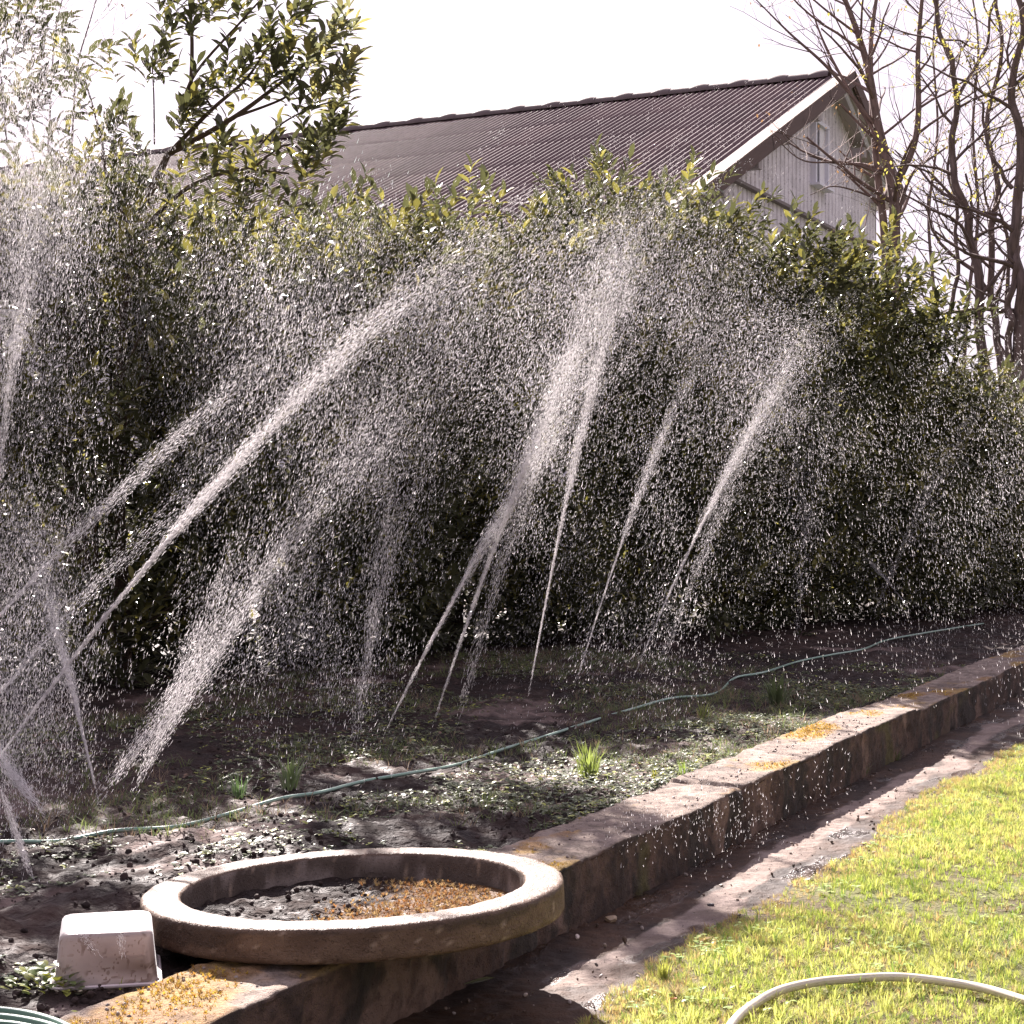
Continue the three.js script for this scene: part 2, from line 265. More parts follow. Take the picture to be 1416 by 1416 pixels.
/* ------------------------------------------------------------ farmhouse with corrugated roof */
{
  const Da = 43, A = V((1161 - CX) / F * Da, CH + (HV - 101) / F * Da, -Da), dir = V(DX, 0, DZ), rid = V(-.894, 0, -.447);   // ridge end at the gable; s along the gable, t along the ridge
  const house = group('farmhouse', 'tall house behind the hedge with brown corrugated roof and pale siding', 'house', [A.x, 0, A.z]);
  const basis = new THREE.Matrix4().makeBasis(dir, V(0, 1, 0), rid.clone().negate()); house.quaternion.setFromRotationMatrix(basis);   // local x = s, y = up, z = -t (out of the gable)
  const RY = A.y, pitch = 23.5 * Math.PI / 180, tp = Math.tan(pitch), cp = Math.cos(pitch);
  const SL = -13.2, SR = 5.2, LEN = 28.35;
  const roofTone = [lin(.145, .098, .104), lin(.13, .088, .094), lin(.16, .108, .112)].map((c) => phys({ color: c, map: grainTex, roughness: .75, specularIntensity: .25 }));
  const roof = mesh('roof', (() => {                                                      // rafters and battens under the sheets: the deck
    const L = [[SL, RY - .16 + SL * tp], [0, RY - .16], [SR, RY - .16 - SR * tp], [SR, RY - .34 - SR * tp], [0, RY - .34], [SL, RY - .34 + SL * tp]];
    const sh = new THREE.Shape(L.map(([x, y]) => new THREE.Vector2(x, y))); return new THREE.ExtrudeGeometry(sh, { depth: LEN + .25, bevelEnabled: false }).translate(0, 0, -LEN);
  })(), rough({ color: lin(.42, .38, .36), roughness: .9 }), house);
  const cover = 2.37, nw = 6 * 8;
  const sheetGeo = (len) => grid(nw, 4, (i, j) => { const w = i / 8, y = .031 * Math.cos(w * Math.PI * 2); return { p: [j / 4 * len, y, -(w * .175)], uv: [j * .5, i * .04] }; });
  const sheet = sheetGeo(cover + .14);
  const R = rng(77); const nCourse = 6, nAcross = 27;
  for (let k = 0; k < nCourse; k++) for (let n = 0; n < nAcross; n++) {
    const m = mesh('roof_sheet', sheet, roofTone[Math.floor(R() * 3)], roof); const s0 = -(k * cover) * cp - .06, lift = .022;
    m.rotation.z = Math.PI + pitch - .0005; m.position.set(s0, RY - .09 + s0 * tp + lift - k * .0025 + R() * .001, -n * 1.05);
  }
  for (let k = 0; k < 3; k++) for (let n = 0; n < nAcross; n++) {
    const m = mesh('roof_sheet', sheet, roofTone[Math.floor(R() * 3)], roof); const s0 = (k * 1.8) * cp + .06; m.scale.x = .78;
    m.rotation.z = -pitch + .011; m.position.set(s0, RY - .09 - s0 * tp + .028, -n * 1.05);
  }
  // ridge pieces: a roll with a raised socket at one end
  const capProf = (r) => { const a = []; for (let i = 0; i <= 10; i++) { const w = i / 10 * Math.PI; a.push([-Math.cos(w) * r * 1.75, Math.sin(w) * r - r * .62 * Math.abs(Math.cos(w))]); } return a; };
  const capGeo = mergeGeometries([grid(10, 1, (i, j) => { const [x, y] = capProf(.12)[i]; return { p: [x, y, -j * 1.06], uv: [i * .05, j] }; }),
    grid(10, 5, (i, j) => { const [x, y] = capProf([.12, .145, .155, .155, .145, .12][j])[i]; return { p: [x, y + .008, -j * .1 - .02], uv: [i * .05, j * .1] }; })]);
  const capMat = rough({ color: lin(.13, .095, .095), map: grainTex, roughness: .75 });
  for (let n = 0; n < nAcross; n++) { const m = mesh('ridge_cap', capGeo, capMat, roof); m.position.set(0, RY - .03, -n * 1.05 - .25); }
  // verge capping: six lengths, top face and dropped side
  const vm = [rough({ color: lin(.25, .18, .155), map: grainTex, roughness: .8 }), rough({ color: lin(.215, .155, .13), map: grainTex, roughness: .8 })], vs = rough({ color: lin(.12, .075, .065), map: grainTex, roughness: .8 });
  for (const side of [-1, 1]) for (let k = 0; k < (side < 0 ? 6 : 3); k++) {
    const L = side < 0 ? 2.42 : 1.95, st = side < 0 ? cover : 1.9;
    const m = mesh('verge_cap', box(L, .035, .36, L / 2, 0, .01), vm[k % 2], roof); m.position.set(side * k * st * cp, RY - .0 - k * st * Math.sin(pitch) + .006 * k, .2); m.rotation.z = side < 0 ? Math.PI + pitch - .006 : -pitch + .006;
    if (side < 0) m.rotation.z = Math.PI + pitch; 
    mesh('verge_side', box(L, .32, .04, L / 2, side < 0 ? .17 : -.17, side < 0 ? .175 : .175), vs, m);
  }
  const white = rough({ color: lin(.72, .72, .80), roughness: .55 });
  for (const side of [-1, 1]) { const L = side < 0 ? 14 : 5.5; const m = mesh('barge_board', box(L, .12, .05, L / 2, 0, 0), white, house); m.position.set(0, RY - .42, .10); m.rotation.z = side < 0 ? Math.PI + pitch : -pitch; }
  // gable walls: an upper tier over a lower one, both ribbed
  const wallMat = rough({ color: lin(.86, .83, .90), map: grainTex, roughness: .8 });
  const tier = (ya, yb, z) => {                                                           // ribs run upright; heights follow the roof
    const x0 = SL + .5, x1 = SR - .55, rib = .30, P = []; const n = Math.ceil((x1 - x0) / rib);
    const prof = []; for (let k = 0; k < n; k++) { const a = x0 + k * rib; prof.push([a, 0], [a + .19, 0], [a + .215, -.045], [a + .27, -.045], [a + .295, 0]); } prof.push([x1, 0]);
    const topY = (x) => Math.min(yb, RY - .33 - Math.abs(x) * tp);
    for (let k = 0; k + 1 < prof.length; k++) { const [xa, za] = prof[k], [xb, zb] = prof[k + 1], ta = topY(xa), tb = topY(xb); if (ta <= ya && tb <= ya) continue; const A1 = [xa, ya, z + za], B1 = [xb, ya, z + zb], C1 = [xb, Math.max(ya, tb), z + zb], D1 = [xa, Math.max(ya, ta), z + za]; P.push(...A1, ...B1, ...C1, ...A1, ...C1, ...D1); }
    const g = tris(P); const p = g.attributes.position, uv = []; for (let i = 0; i < p.count; i++) uv.push(p.getX(i) * .4, p.getY(i) * .4); g.setAttribute('uv', new THREE.Float32BufferAttribute(uv, 2)); return g;
  };
  const LEDGE = 8.55;
  mesh('siding', tier(LEDGE - .08, 20, -.32), wallMat, house); mesh('siding', tier(2, LEDGE, -.40), wallMat, house);
  mesh('drip_edge', box(SR - .6 + 7.3, .07, .14, (SR - .6 - 7.3) / 2, LEDGE - .10, -.33), rough({ color: lin(.20, .17, .17), roughness: .8 }), house);
  mesh('side_wall', box(.2, RY - SR * tp - .35 - 1.5, LEN - .6, SR - .75, (RY - SR * tp - .35 + 1.5) / 2, -LEN / 2 - .3), wallMat, house);
  mesh('side_wall', box(.2, RY + SL * tp - .35 - 1.5, LEN - .6, SL + .75, (RY + SL * tp - .35 + 1.5) / 2, -LEN / 2 - .3), wallMat, house);
  mesh('end_wall', (() => { const sh = new THREE.Shape([[SL + .6, 1.5], [SR - .6, 1.5], [SR - .6, RY - .36 - (SR - .6) * tp], [0, RY - .36], [SL + .6, RY - .36 + (SL + .6) * tp]].map(([x, y]) => new THREE.Vector2(x, y))); return new THREE.ExtrudeGeometry(sh, { depth: .2, bevelEnabled: false }).translate(0, 0, -LEN + .1); })(), wallMat, house);
  const win = mesh('window', mergeGeometries([box(.09, 1.5, .2, -.52, 0, 0), box(.09, 1.5, .2, .52, 0, 0), box(1.13, .09, .2, 0, .76, 0), box(.05, 1.42, .08, .05, 0, -.03)]), white, house); win.position.set(-.85, 10.05, -.28);
  mesh('pane', box(.52, 1.42, .02, -.235, 0, -.02), rough({ color: lin(.05, .05, .06), roughness: .35 }), win); mesh('shutter', box(.45, 1.42, .04, .29, 0, -.01), rough({ color: lin(.78, .77, .80), roughness: .7 }), win); mesh('sill', box(1.25, .06, .3, 0, -.78, .06), white, win);
  for (const s of [-1.9, -4.1, -6.3, -8.5, 2.2, 4.2]) { const m = mesh('purlin_end', box(.22, .24, .42), rough({ color: lin(.42, .38, .40), roughness: .85 }), house); m.position.set(s, RY - .62 - Math.abs(s) * tp, -.16); }
}

/* ------------------------------------------------------------ foliage shapes and materials */
function leafGeo(w = .34, fold = .10, droop = .16, rows = 4) {                          // a leaf 1 long lying along +z, face up
  const P = [], I = []; const prof = [0, .62, 1, .86, 0];
  for (let j = 0; j <= rows; j++) { const t = j / rows, hw = w / 2 * prof[Math.round(t * 4)], y = -droop * t * t; P.push(-hw, y + fold * hw * 3, t, 0, y, t, hw, y + fold * hw * 3, t); }
  for (let j = 0; j < rows; j++) for (let i = 0; i < 2; i++) { const a = j * 3 + i; I.push(a, a + 3, a + 1, a + 1, a + 3, a + 4); }
  const g = new THREE.BufferGeometry(); g.setAttribute('position', new THREE.Float32BufferAttribute(P, 3)); g.setIndex(I); g.computeVertexNormals(); return g;
}
const laurelLeaf = leafGeo(.36, .12, .18), weedLeaf = leafGeo(.6, .05, .3);
const laurelMat = phys({ color: 0xffffff, roughness: 1, transmission: .4, thickness: 0, ior: 1.5, clearcoat: 1, clearcoatRoughness: .16, specularIntensity: .4 });
const weedMat = phys({ color: 0xffffff, roughness: 1, transmission: .3, thickness: 0, clearcoat: .5, clearcoatRoughness: .35, specularIntensity: .4 });
const grassMat = phys({ color: 0xffffff, roughness: 1, transmission: .5, thickness: 0, specularIntensity: .5 });
const stemMat = rough({ color: lin(.10, .07, .05), map: barkTex, roughness: .9 });
const barkMat = rough({ color: lin(.21, .155, .145), map: barkTex, roughness: .92 });
const darkBark = rough({ color: lin(.16, .12, .115), map: barkTex, roughness: .92 });
const laurelTone = (R) => { const k = .75 + R() * .6; return R() < .2 ? [.20 * k, .185 * k, .045 * k] : [.062 * k, .066 * k, .026 * k]; };
function shoot(B, p, d, len, n, R, size = .115, dim = 1) {                                        // leaves set round a twig
  const dir = d.clone().normalize(), side = V(R() - .5, R() - .5, R() - .5).cross(dir).normalize(), other = dir.clone().cross(side);
  for (let i = 0; i < n; i++) {
    const t = (i + .6) / n, a = i * 2.4 + R() * .6, out = side.clone().multiplyScalar(Math.cos(a)).add(other.clone().multiplyScalar(Math.sin(a)));
    const ld = out.multiplyScalar(lerp(1, .5, t)).add(dir.clone().multiplyScalar(lerp(.55, 1.1, t))).add(V(0, -.1, 0)); const up = V(R() * .5 - .25, 1, R() * .5 - .25);
    B.add(p.clone().addScaledVector(dir, len * t), Q(ld, up), size * (.7 + R() * .5), laurelTone(R).map((x) => x * dim));
  }
}
const plainLeaf = (() => { const w = .18, P = [0, 0, 0]; for (const [t, k] of [[.34, 1], [.72, .86]]) { const y = -.18 * t * t, h = .12 * w * 3 * k; P.push(-w * k, y + h, t, 0, y, t, w * k, y + h, t); } P.push(0, -.18, 1);
  const g = new THREE.BufferGeometry(); g.setAttribute('position', new THREE.Float32BufferAttribute(P, 3)); g.setIndex([0, 1, 2, 0, 2, 3, 1, 4, 2, 2, 4, 5, 2, 5, 3, 3, 5, 6, 4, 7, 5, 5, 7, 6]); g.computeVertexNormals(); return g; })();
// whole leafy twigs at five slopes; copies are only turned about the upright, so leaf faces keep looking at the sky
const TWIG = [20, 38, 55, 70, 84].map((deg, n) => {
  const R = rng(700 + n), B = new Batch(), e = deg * Math.PI / 180; shoot(B, V(0, 0, 0), V(0, Math.sin(e), Math.cos(e)), .36, 12, R, .132);
  return mergeGeometries(B.m.map((M, i) => { const g = plainLeaf.clone().applyMatrix4(M), c = []; for (let k = 0; k < g.attributes.position.count; k++) c.push(...B.c[i]); g.setAttribute('color', new THREE.Float32BufferAttribute(c, 3)); return g; }));
});
const twigMat = laurelMat.clone(); twigMat.vertexColors = true;
class Twigs {
  constructor() { this.b = TWIG.map(() => new Batch()); }
  add(p, d, len, n, R, size, dim = 1) { const h = Math.hypot(d.x, d.z), e = Math.atan2(d.y, h) * 57.3, k = e < 29 ? 0 : e < 47 ? 1 : e < 63 ? 2 : e < 78 ? 3 : 4, t = .75 + R() * .5; this.b[k].add(p, new THREE.Quaternion().setFromEuler(new THREE.Euler((R() - .5) * .2, Math.atan2(d.x, d.z) + (R() - .5) * .4, (R() - .5) * .3, 'YXZ')), (size / .132) * (.85 + R() * .3), [dim * t, dim * t, dim * t]); }
  build(name, parent) { const m = mesh(name, bake(this.b.map((B, k) => [TWIG[k], B])), twigMat, parent); m.userData.kind = 'stuff'; }
}
/* laurel shrubs of the hedge: u = pixel column of the middle, D = distance, v = pixel row of the top, w = half width in metres */
const HEDGE = [
  [-62, 11.6, -40, .44, 3], [140, 13.2, 330, 1.2, 5], [310, 14.2, 325, 1.2, 7], [470, 15.2, 338, 1.2, 9], [620, 16.2, 340, 1.25, 11], [745, 17.0, 315, 1.2, 13],
  [885, 17.9, 272, 1.2, 15], [1010, 19.0, 330, 1.2, 17], [1125, 20.0, 385, 1.25, 19], [1235, 21.2, 440, 1.25, 21], [1330, 22.4, 545, 1.3, 23], [1425, 23.4, 575, 1.4, 25],
];
const hedgeWords = ['dark laurel shrub at the open end of the hedge beside the hose jets', 'laurel shrub of the hedge below the long leafy branch', 'laurel shrub of the hedge under the middle of the roof slope', 'laurel shrub in the hedge under the roof slope', 'laurel shrub of the hedge beneath the lower roof edge', 'laurel shrub rising against the roof behind the dense spray',
  'tallest hedge laurel, beside the lower end of the roof verge', 'laurel shrub standing in front of the pale gable wall', 'laurel shrub below the gable window and forked tree', 'laurel shrub at the foot of the forked bare tree', 'low dark shrub below the twisted willow trunks', 'low shrub closing the hedge beyond the twisted willows'];
HEDGE.forEach(([u, D, v, w, seed], n) => {
  const R = rng(seed * 911), b = at(u, 900, D), topY = CH + (HV - v) / F * D, H = topY - .15;
  const g = group('laurel_shrub', hedgeWords[n], 'shrub', [b.x, .15, b.z], 'laurel hedge'); const B = new Twigs(), stems = [];
  for (let k = 0; k < 7; k++) { const a = R() * 6.28, r = w * .55 * R(), t = V(Math.cos(a) * r, H * (.55 + R() * .3), Math.sin(a) * r * .8); stems.push(tube(curve([V(Math.cos(a) * .12, -.08, Math.sin(a) * .12), V(t.x * .5 + R() * .1, t.y * .5, t.z * .5), t], 8), (x) => .03 * (1 - x * .75), 5)); }
  const nb = Math.round(68 * w * H / 4.2), gs = () => R() + R() + R() - 1.5;
  for (let k = 0; k < nb; k++) {                                                          // boughs, each a cluster of leafy twigs round its own middle
    const y = .02 + .95 * Math.pow((k + R()) / nb, 1.12), a = R() * 6.28, rr = Math.pow(R(), .5); const wid = w * (y < .72 ? 1 : Math.sqrt(Math.max(.05, 1 - Math.pow((y - .72) / .31, 2)))) * (1 + .2 * noise(y * 5, seed, 2));
    const c = V(Math.cos(a) * rr * wid, y * H, Math.sin(a) * rr * wid * 1.05), br = .26 + R() * .22, dim = .8 + R() * .4;
    stems.push(tube([V(c.x * .3, c.y - .5, c.z * .3), c.clone()], (x) => .012 * (1 - x * .5), 4));
    const nt = 11 + Math.floor(R() * 8);
    for (let i = 0; i < nt; i++) { const o = V(gs(), gs() * .8 + .1, gs()).multiplyScalar(br), d = o.clone().normalize().add(V(Math.cos(a) * .5, .5 + R() * .5, Math.sin(a) * .5)); B.add(c.clone().add(o), d, .3, 12, R, .143, dim); }
  }
  for (let k = 0; k < 26; k++) { const a = R() * 6.28, r = w * .85 * Math.sqrt(R()), L = .35 + R() * .35, p = V(Math.cos(a) * r, H * (1 - .14 * Math.pow(r / w, 2)) - L * .8, Math.sin(a) * r * .75), d = V((R() - .5) * .5, 1, (R() - .5) * .5); B.add(p.clone().addScaledVector(d, L * .35), d, L, 14, R, .125); stems.push(tube([p.clone().add(V(0, -.3, 0)), p.clone().addScaledVector(d.normalize(), L)], (x) => .007 * (1 - x * .5), 4)); }
  mesh('stems', mergeGeometries(stems), stemMat, g); B.build('foliage', g);
});
/* the tall laurel whose branch stands against the sky, its leaves one by one */
{
  const D = 13.2, o = at(175, 905, D), g = group('laurel_tree', 'tall laurel with a long leafy branch reaching over the roof ridge', 'tree', [o.x, .15, o.z]); const R = rng(4242);
  const pt = (u, v, dz = 0) => { const p = at(u, v, D + dz); return p.sub(V(o.x, .15, o.z)); };
  const limbs = [[[175, 930], [165, 620], [185, 330], [232, 214], .05, .028], [[232, 214], [323, 163], [400, 106], [452, 66], .024, .008], [[232, 214], [294, 151], [342, 108], [372, 62], .02, .007], [[263, 150], [266, 60], [261, -30], [262, -60], .018, .009],
    [[250, 180], [263, 115], [333, 31], [372, -12], .016, .006], [[214, 200], [213, 130], [211, 80], [214, 55], .007, .004], [[352, 211], [385, 175], [430, 150], [462, 140], .009, .005], [[340, 240], [400, 200], [430, 220], [452, 235], .010, .005], [[185, 330], [150, 250], [140, 190], [118, 110], .02, .006], [[185, 330], [260, 260], [330, 235], [400, 240], .02, .008], [[323, 163], [385, 140], [425, 120], [470, 130], .012, .005], [[294, 151], [280, 120], [310, 90], [318, 60], .009, .004], [[185, 330], [120, 270], [95, 230], [60, 215], .015, .006]];
  limbs.forEach(([a, b, c, d, r0, r1], i) => { const dz = i ? (R() - .5) * .7 : 0; const P = curve([pt(...a, i ? 0 : 0), pt(...b, dz * .4), pt(...c, dz * .8), pt(...d, dz)], 18); mesh(i ? 'branch' : 'trunk', tube(P, (x) => lerp(r0, r1, x), 7), stemMat, g); });
  const tips = [[452, 62, 16], [470, 45, 8], [440, 90, 16], [415, 105, 14], [460, 120, 12], [470, 140, 12], [430, 150, 16], [400, 140, 14], [455, 190, 14], [440, 215, 14], [420, 230, 12], [372, 60, 12], [395, 40, 14], [340, 30, 8], [368, 0, 8], [268, 20, 16], [262, 45, 12], [250, 5, 12], [290, 30, 6], [230, 70, 10], [214, 110, 12], [200, 118, 6], [330, 110, 12], [310, 130, 10], [290, 115, 10], [345, 90, 10], [260, 165, 12], [240, 180, 12], [270, 145, 8], [365, 120, 12], [385, 90, 12]];
  const tone = [lin(.135, .14, .065), lin(.165, .165, .07), lin(.26, .235, .08), lin(.10, .105, .06)].map((c) => phys({ color: c, roughness: 1, transmission: .6, thickness: 0, clearcoat: .9, clearcoatRoughness: .3, specularIntensity: .4 }));  // leaf colours lifted to paint in the backlit glare
  let made = 0; const B = new Batch(), TW = new Twigs();
  for (const [u, v, n] of tips) {
    for (let rep = 0; rep < 3; rep++) { const p = pt(u + (R() - .5) * 26 * rep, v + 8 + (R() - .5) * 24 * rep, (R() - .5) * .6), d = V(.35 + (R() - .5) * .9, .7 + R() * .5, (R() - .5) * .9), T = new Batch(); shoot(T, p, d, .24, n, R, .15);
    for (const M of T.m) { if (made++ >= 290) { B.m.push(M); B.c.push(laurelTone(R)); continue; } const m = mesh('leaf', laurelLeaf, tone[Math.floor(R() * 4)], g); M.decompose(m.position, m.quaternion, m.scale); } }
  }
  for (let k = 0; k < 95; k++) { const u = 70 + R() * 380, v = 215 + R() * 160 - (u > 130 && u < 200 ? 30 : 0); TW.add(pt(u, v, (R() - .5) * 1.2), V((R() - .5), .6 + R() * .6, (R() - .5)), .25, 11, R, .125); }
  for (let k = 0; k < 12; k++) { const t = R(), u = lerp(95, 150, t) + (R() - .5) * 40, v = lerp(250, 100, R()); TW.add(pt(u, v, (R() - .5) * .8), V((R() - .4), .6, (R() - .5)), .25, 10, R, .12); }
  B.build('foliage', laurelLeaf, laurelMat, g); TW.build('foliage', g);
}

/* ------------------------------------------------------------ bare trees at the right */
function spread(start, dirn, len, rad, depth, R, o, geos, tips) {                        // a limb that forks; o.wild = crookedness, o.up = pull to light
  const n = Math.max(4, Math.round(len / .28)), pts = [start.clone()]; let p = start.clone(), d = dirn.clone().normalize();
  for (let i = 0; i < n; i++) { d.add(V((R() - .5) * o.wild, (R() - .5) * o.wild + o.up, (R() - .5) * o.wild)).normalize(); p = p.clone().addScaledVector(d, len / n); pts.push(p); }
  geos.push(tube(pts, (x) => rad * (1 - x * .62), rad > .05 ? 7 : rad > .015 ? 5 : 3));
  tips.push([p.clone(), d.clone()]);
  if (depth > 0) for (let k = 0; k < o.kids; k++) { const t = .25 + .7 * (k + R()) / o.kids, i = Math.min(n, Math.round(t * n)), a = R() * 6.28, sd = V(Math.cos(a), .15 + R() * .5, Math.sin(a)); const nd = pts[i].clone().sub(pts[Math.max(0, i - 1)]).normalize().multiplyScalar(.8).add(sd.multiplyScalar(o.fan)); spread(pts[i], nd, len * (.38 + R() * .25), Math.max(.0035, rad * (1 - t * .62) * .5), depth - 1, R, o, geos, tips); }
}
const budGeo = leafGeo(.5, .1, .1);
function bareTree(name, label, D, stems, o, seed, mat, budTone, budN) {
  const R = rng(seed), base = at(stems[0].p[0][0], stems[0].p[0][1], D); base.y = 0; const g = group(name, label, 'tree', [base.x, 0, base.z], o.group); const crown = [], tips = [];
  stems.forEach((st, i) => {
    const P = st.p.map(([u, v], k) => at(u, v, D + (st.z || 0) * k / st.p.length).sub(base)); if (i === 0 || st.ground) P.unshift(V(P[0].x, -.1, P[0].z));
    const C = curve(P, 14 + P.length * 6); if (o.wild > .5) C.forEach((q, k) => { q.x += noise(k * .23, seed, 1) * .045; q.z += noise(k * .31, seed, 7) * .09; });
    mesh(i === 0 ? 'trunk' : 'limb', tube(C, (x) => lerp(st.r[0], st.r[1], x) * .76, 9), mat, g);
    const m = st.kids ?? 10; for (let k = 0; k < m; k++) { const t = .3 + .68 * (k + R()) / m, q = C[Math.min(C.length - 2, Math.floor(t * (C.length - 1)))], a = R() * 6.28; spread(q, V(Math.cos(a), .2 + R() * .8, Math.sin(a) * .7), (st.len ?? 1.8) * (.6 + R() * .7), lerp(st.r[0], st.r[1], t) * .38, o.depth, R, o, crown, tips); }
  });
  mesh('twigs', mergeGeometries(crown), mat, g);
  if (budN) { const B = new Batch(); for (let k = 0; k < budN; k++) { const [p, d] = tips[Math.floor(R() * tips.length)]; const q = p.clone().add(V((R() - .5) * .3, (R() - .5) * .3, (R() - .5) * .3).multiplyScalar(R())); if (q.y < 6.4 && R() < .85) continue; const c = budTone(R); B.add(q, Q(V(R() - .5, R() - .3, R() - .5)), .035 + R() * .045, c); } B.build('young_leaves', budGeo, grassMat, g); }
  return g;
}
bareTree('bare_tree', 'bare forked tree with reddish bark beside the gable', 30, [
  { p: [[1236, 560], [1237, 332], [1234, 261], [1213, 170], [1200, 95], [1184, 42], [1160, -20]], r: [.17, .05], kids: 14, len: 1.6 },
  { p: [[1224, 560], [1223, 328], [1214, 247], [1206, 150], [1204, 60], [1214, -20]], r: [.13, .04], kids: 10, len: 1.5, z: .4, ground: 1 },
  { p: [[1235, 265], [1266, 190], [1269, 70], [1276, -20]], r: [.09, .04], kids: 9, len: 1.4, z: -.5 },
  { p: [[1207, 170], [1145, 95], [1090, 45], [1040, -5]], r: [.05, .012], kids: 9, len: 1.1, z: -.5 },
  { p: [[1213, 190], [1165, 110], [1135, 50], [1115, -10]], r: [.045, .014], kids: 8, len: 1.1, z: .5 },
  { p: [[1220, 240], [1170, 225], [1110, 222], [1070, 190]], r: [.035, .008], kids: 8, len: .9, z: -.6 },
  { p: [[1222, 280], [1185, 265], [1150, 258], [1120, 270]], r: [.03, .008], kids: 6, len: .8, z: -.6 },
  { p: [[1240, 300], [1262, 240], [1300, 210], [1330, 190]], r: [.05, .012], kids: 8, len: 1.2, z: .3 },
], { wild: .35, up: .03, kids: 3, fan: .9, depth: 1, group: 'bare trees by the gable' }, 31, barkMat, (R) => [.22, .13, .06], 250);
const willow = { wild: .7, up: .05, kids: 6, fan: 1, depth: 1, group: 'twisted willows' };
const willowTone = (R) => { const k = .8 + R() * .5; return R() < .3 ? [.40 * k, .33 * k, .09 * k] : [.34 * k, .32 * k, .07 * k]; };
bareTree('twisted_willow', 'leaning twisted willow nearest the gable, with fresh yellow leaf', 27, [
  { p: [[1368, 600], [1362, 520], [1352, 430], [1347, 350], [1332, 290], [1315, 215], [1324, 150], [1312, 90], [1296, 20], [1285, -30]], r: [.13, .035], kids: 16, len: 1.5 },
  { p: [[1312, 470], [1322, 380], [1320, 300], [1310, 215]], r: [.05, .03], kids: 8, len: 1.1, z: .4 },
  { p: [[1330, 130], [1360, 70], [1372, 0], [1380, -40]], r: [.04, .015], kids: 10, len: 1.2, z: -.4 },
], willow, 57, darkBark, willowTone, 750);
bareTree('twisted_willow', 'slim twisted willow between two thicker dark trunks', 28.5, [
  { p: [[1388, 600], [1384, 500], [1374, 420], [1372, 330], [1378, 250], [1366, 170], [1385, 90], [1378, 0], [1372, -30]], r: [.10, .03], kids: 16, len: 1.5 },
  { p: [[1390, 440], [1396, 360], [1384, 300], [1350, 290], [1335, 240]], r: [.05, .02], kids: 9, len: 1.2, z: -.5 },
], willow, 83, darkBark, willowTone, 750);
bareTree('twisted_willow', 'thick twisted willow trunk with the yellowest young crown', 26, [
  { p: [[1412, 600], [1408, 500], [1410, 400], [1404, 300], [1412, 200], [1400, 110], [1412, 30], [1408, -30]], r: [.15, .05], kids: 16, len: 1.5 },
  { p: [[1398, 560], [1394, 470], [1400, 400], [1408, 340]], r: [.08, .06], kids: 5, len: 1, ground: 1 },
  { p: [[1404, 260], [1372, 220], [1356, 150], [1345, 80]], r: [.045, .015], kids: 10, len: 1.2, z: .4 },
], willow, 97, darkBark, willowTone, 1900);
bareTree('bare_tree', 'slender bare tree behind the willows with hair thin twigs', 36, [
  { p: [[1290, 600], [1292, 420], [1284, 300], [1296, 180], [1290, 60], [1300, -30]], r: [.06, .02], kids: 18, len: 2 },
  { p: [[1330, 600], [1338, 420], [1352, 300], [1345, 180], [1352, 60], [1340, -30]], r: [.07, .02], kids: 18, len: 2.2, ground: 1 },
], { wild: .5, up: .06, kids: 5, fan: .9, depth: 1, group: 'bare trees by the gable' }, 113, barkMat, willowTone, 700);
bareTree('bare_sapling', 'thin bare sapling with budding twigs behind the tall laurel', 17, [
  { p: [[95, 420], [100, 200], [108, 90], [125, 30], [140, -20]], r: [.02, .006], kids: 12, len: .8 },
  { p: [[60, 420], [70, 150], [78, 40], [92, -20]], r: [.018, .006], kids: 10, len: .7, ground: 1 },
], { wild: .3, up: .08, kids: 4, fan: .8, depth: 1 }, 131, barkMat, (R) => [.20, .13, .07], 200);

/* ------------------------------------------------------------ plastic tub, hoses */
{
  const mudTex = tex(256, 256, (u, v) => { const sp = sm(.5, .7, tnoise(u, v, 40, 3)) + sm(.42, .6, tnoise(u, v, 18, 5)) * .8, f = tfbm(u, v, 6, 8, 4); return mixc([.98 + f * .1, .95 + f * .1, .94 + f * .1], [.52, .42, .36], Math.min(1, sp) * sm(-.35, .25, f)); }, true);
  const b = onY(147, 1342, .215), t = group('plastic_tub', 'frosted plastic tub standing upside down beside the concrete ring', 'tub', [b.x, .205, b.z]); t.rotation.y = .22; t.scale.setScalar(.88);
  const loop = (w, d, r, y) => { const o = []; for (let c = 0; c < 4; c++) for (let k = 0; k <= 6; k++) { const a = (c + k / 6) * Math.PI / 2, sx = [1, -1, -1, 1][c], sz = [1, 1, -1, -1][c]; o.push(V(sx * (w / 2 - r) + Math.cos(a) * r, y, sz * (d / 2 - r) + Math.sin(a) * r)); } o.push(o[0].clone()); return o; };
  const rings = [loop(.325, .345, .035, 0), loop(.325, .345, .035, .012), loop(.310, .330, .034, .014), loop(.302, .322, .034, .05), loop(.300, .320, .034, .053), loop(.282, .302, .034, .143), loop(.278, .298, .034, .153), loop(.266, .286, .03, .160), loop(.246, .266, .025, .164), loop(.12, .13, .01, .1655), loop(.002, .002, .0005, .166)];
  const g = grid(28, rings.length - 1, (i, j) => { const p = rings[j][i]; return { p: [p.x, p.y, p.z], uv: [p.x * 4 + p.z * 4, p.y * 4 + p.z * 2], c: mixc([.50, .44, .43], [.17, .12, .095], sm(.05, .5, .28 * fbm(p.x * 60, p.y * 60, p.z * 60, 2) + fbm(p.x * 22, p.y * 22, p.z * 22, 3))) }; });
  mesh('shell', g, phys({ color: 0xffffff, vertexColors: true, map: mudTex, roughness: .85, transmission: .58, thickness: 0, clearcoat: .7, clearcoatRoughness: .25 }), t);
  mesh('lip', mergeGeometries([tube(loop(.328, .348, .035, .006), .006, 6)]), phys({ color: lin(.62, .55, .56), roughness: .4 }), t);
}
